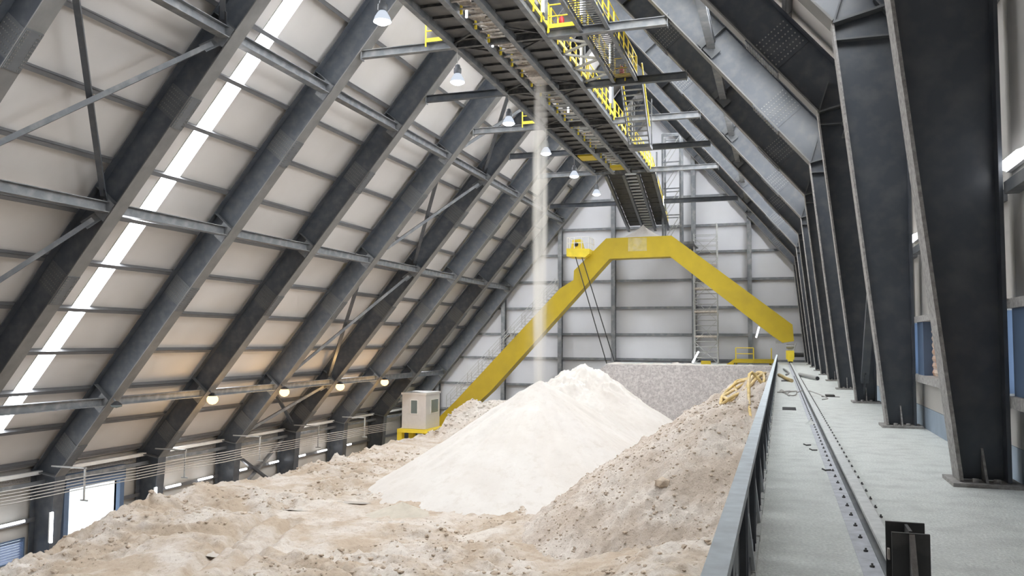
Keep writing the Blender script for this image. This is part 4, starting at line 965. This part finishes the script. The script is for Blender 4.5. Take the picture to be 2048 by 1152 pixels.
# ------------------------------------------------------------------ falling sand stream (a real volume of dust)
vm = bpy.data.materials.new('falling_sand_dust'); vm.use_nodes = True; nt = vm.node_tree; L = nt.links.new
nt.nodes.remove(nt.nodes['Principled BSDF'])
pv = nt.nodes.new('ShaderNodeVolumePrincipled'); pv.inputs['Color'].default_value = (0.90, 0.86, 0.80, 1); pv.inputs['Anisotropy'].default_value = 0.0
L(pv.outputs[0], nt.nodes['Material Output'].inputs['Volume'])
tc = nt.nodes.new('ShaderNodeTexCoord'); sx = nt.nodes.new('ShaderNodeSeparateXYZ'); L(tc.outputs['Object'], sx.inputs[0])
def mth(op, a, b=None, c=None):
    n = nt.nodes.new('ShaderNodeMath'); n.operation = op
    for i, v in enumerate((a, b, c)):
        if v is None: continue
        if isinstance(v, (int, float)): n.inputs[i].default_value = v
        else: L(v, n.inputs[i])
    return n.outputs[0]
mp = nt.nodes.new('ShaderNodeMapping'); mp.inputs['Scale'].default_value = (2.6, 2.6, 0.12); L(tc.outputs['Object'], mp.inputs[0])
ns = nt.nodes.new('ShaderNodeTexNoise'); ns.inputs['Scale'].default_value = 1.0; ns.inputs['Detail'].default_value = 3; L(mp.outputs[0], ns.inputs['Vector'])
down = mth('MULTIPLY', sx.outputs[2], -1/16.6)                         # 0 at the chute, 1 at the heap
rad = mth('ADD', mth('MULTIPLY', mth('MULTIPLY', down, mth('SUBTRACT', 1.0, down)), 0.5), 0.36)
r_ = mth('SQRT', mth('ADD', mth('POWER', sx.outputs[0], 2.0), mth('POWER', sx.outputs[1], 2.0)))
q_ = mth('DIVIDE', r_, rad)
core = mth('MAXIMUM', mth('SUBTRACT', 1.0, mth('POWER', q_, 2.0)), 0.0)
st_ = mth('MAXIMUM', mth('MULTIPLY', mth('SUBTRACT', ns.outputs[0], 0.36), 5.0), 0.0)
halo = mth('MULTIPLY', mth('MAXIMUM', mth('SUBTRACT', 1.0, mth('DIVIDE', r_, mth('ADD', mth('MULTIPLY', down, 0.5), 0.5))), 0.0), mth('MULTIPLY', ns.outputs[0], 0.22))
dens = mth('ADD', mth('MULTIPLY', mth('MULTIPLY', core, st_), mth('ADD', mth('MULTIPLY', down, -1.6), 3.2)), halo)
L(dens, pv.inputs['Density'])
fs = MB(); fs.lathe((-12.22, 42.6, 14.9), [(0.0, -17.1), (1.25, -17.1), (0.75, 0.0), (0.0, 0.0)], 16)
tag(fs.build('sand_stream', vm, None, org=(-12.22, 42.6, 14.9)), 'pale stream of sand falling from the gallery slot onto the white cone', 'sand stream', None, 'stuff')
# outside ground beyond the open door
struct(MB().box(-90, -41.6, -10, 100, ZF-0.4, ZF-0.05).build('ground', 'conc'))
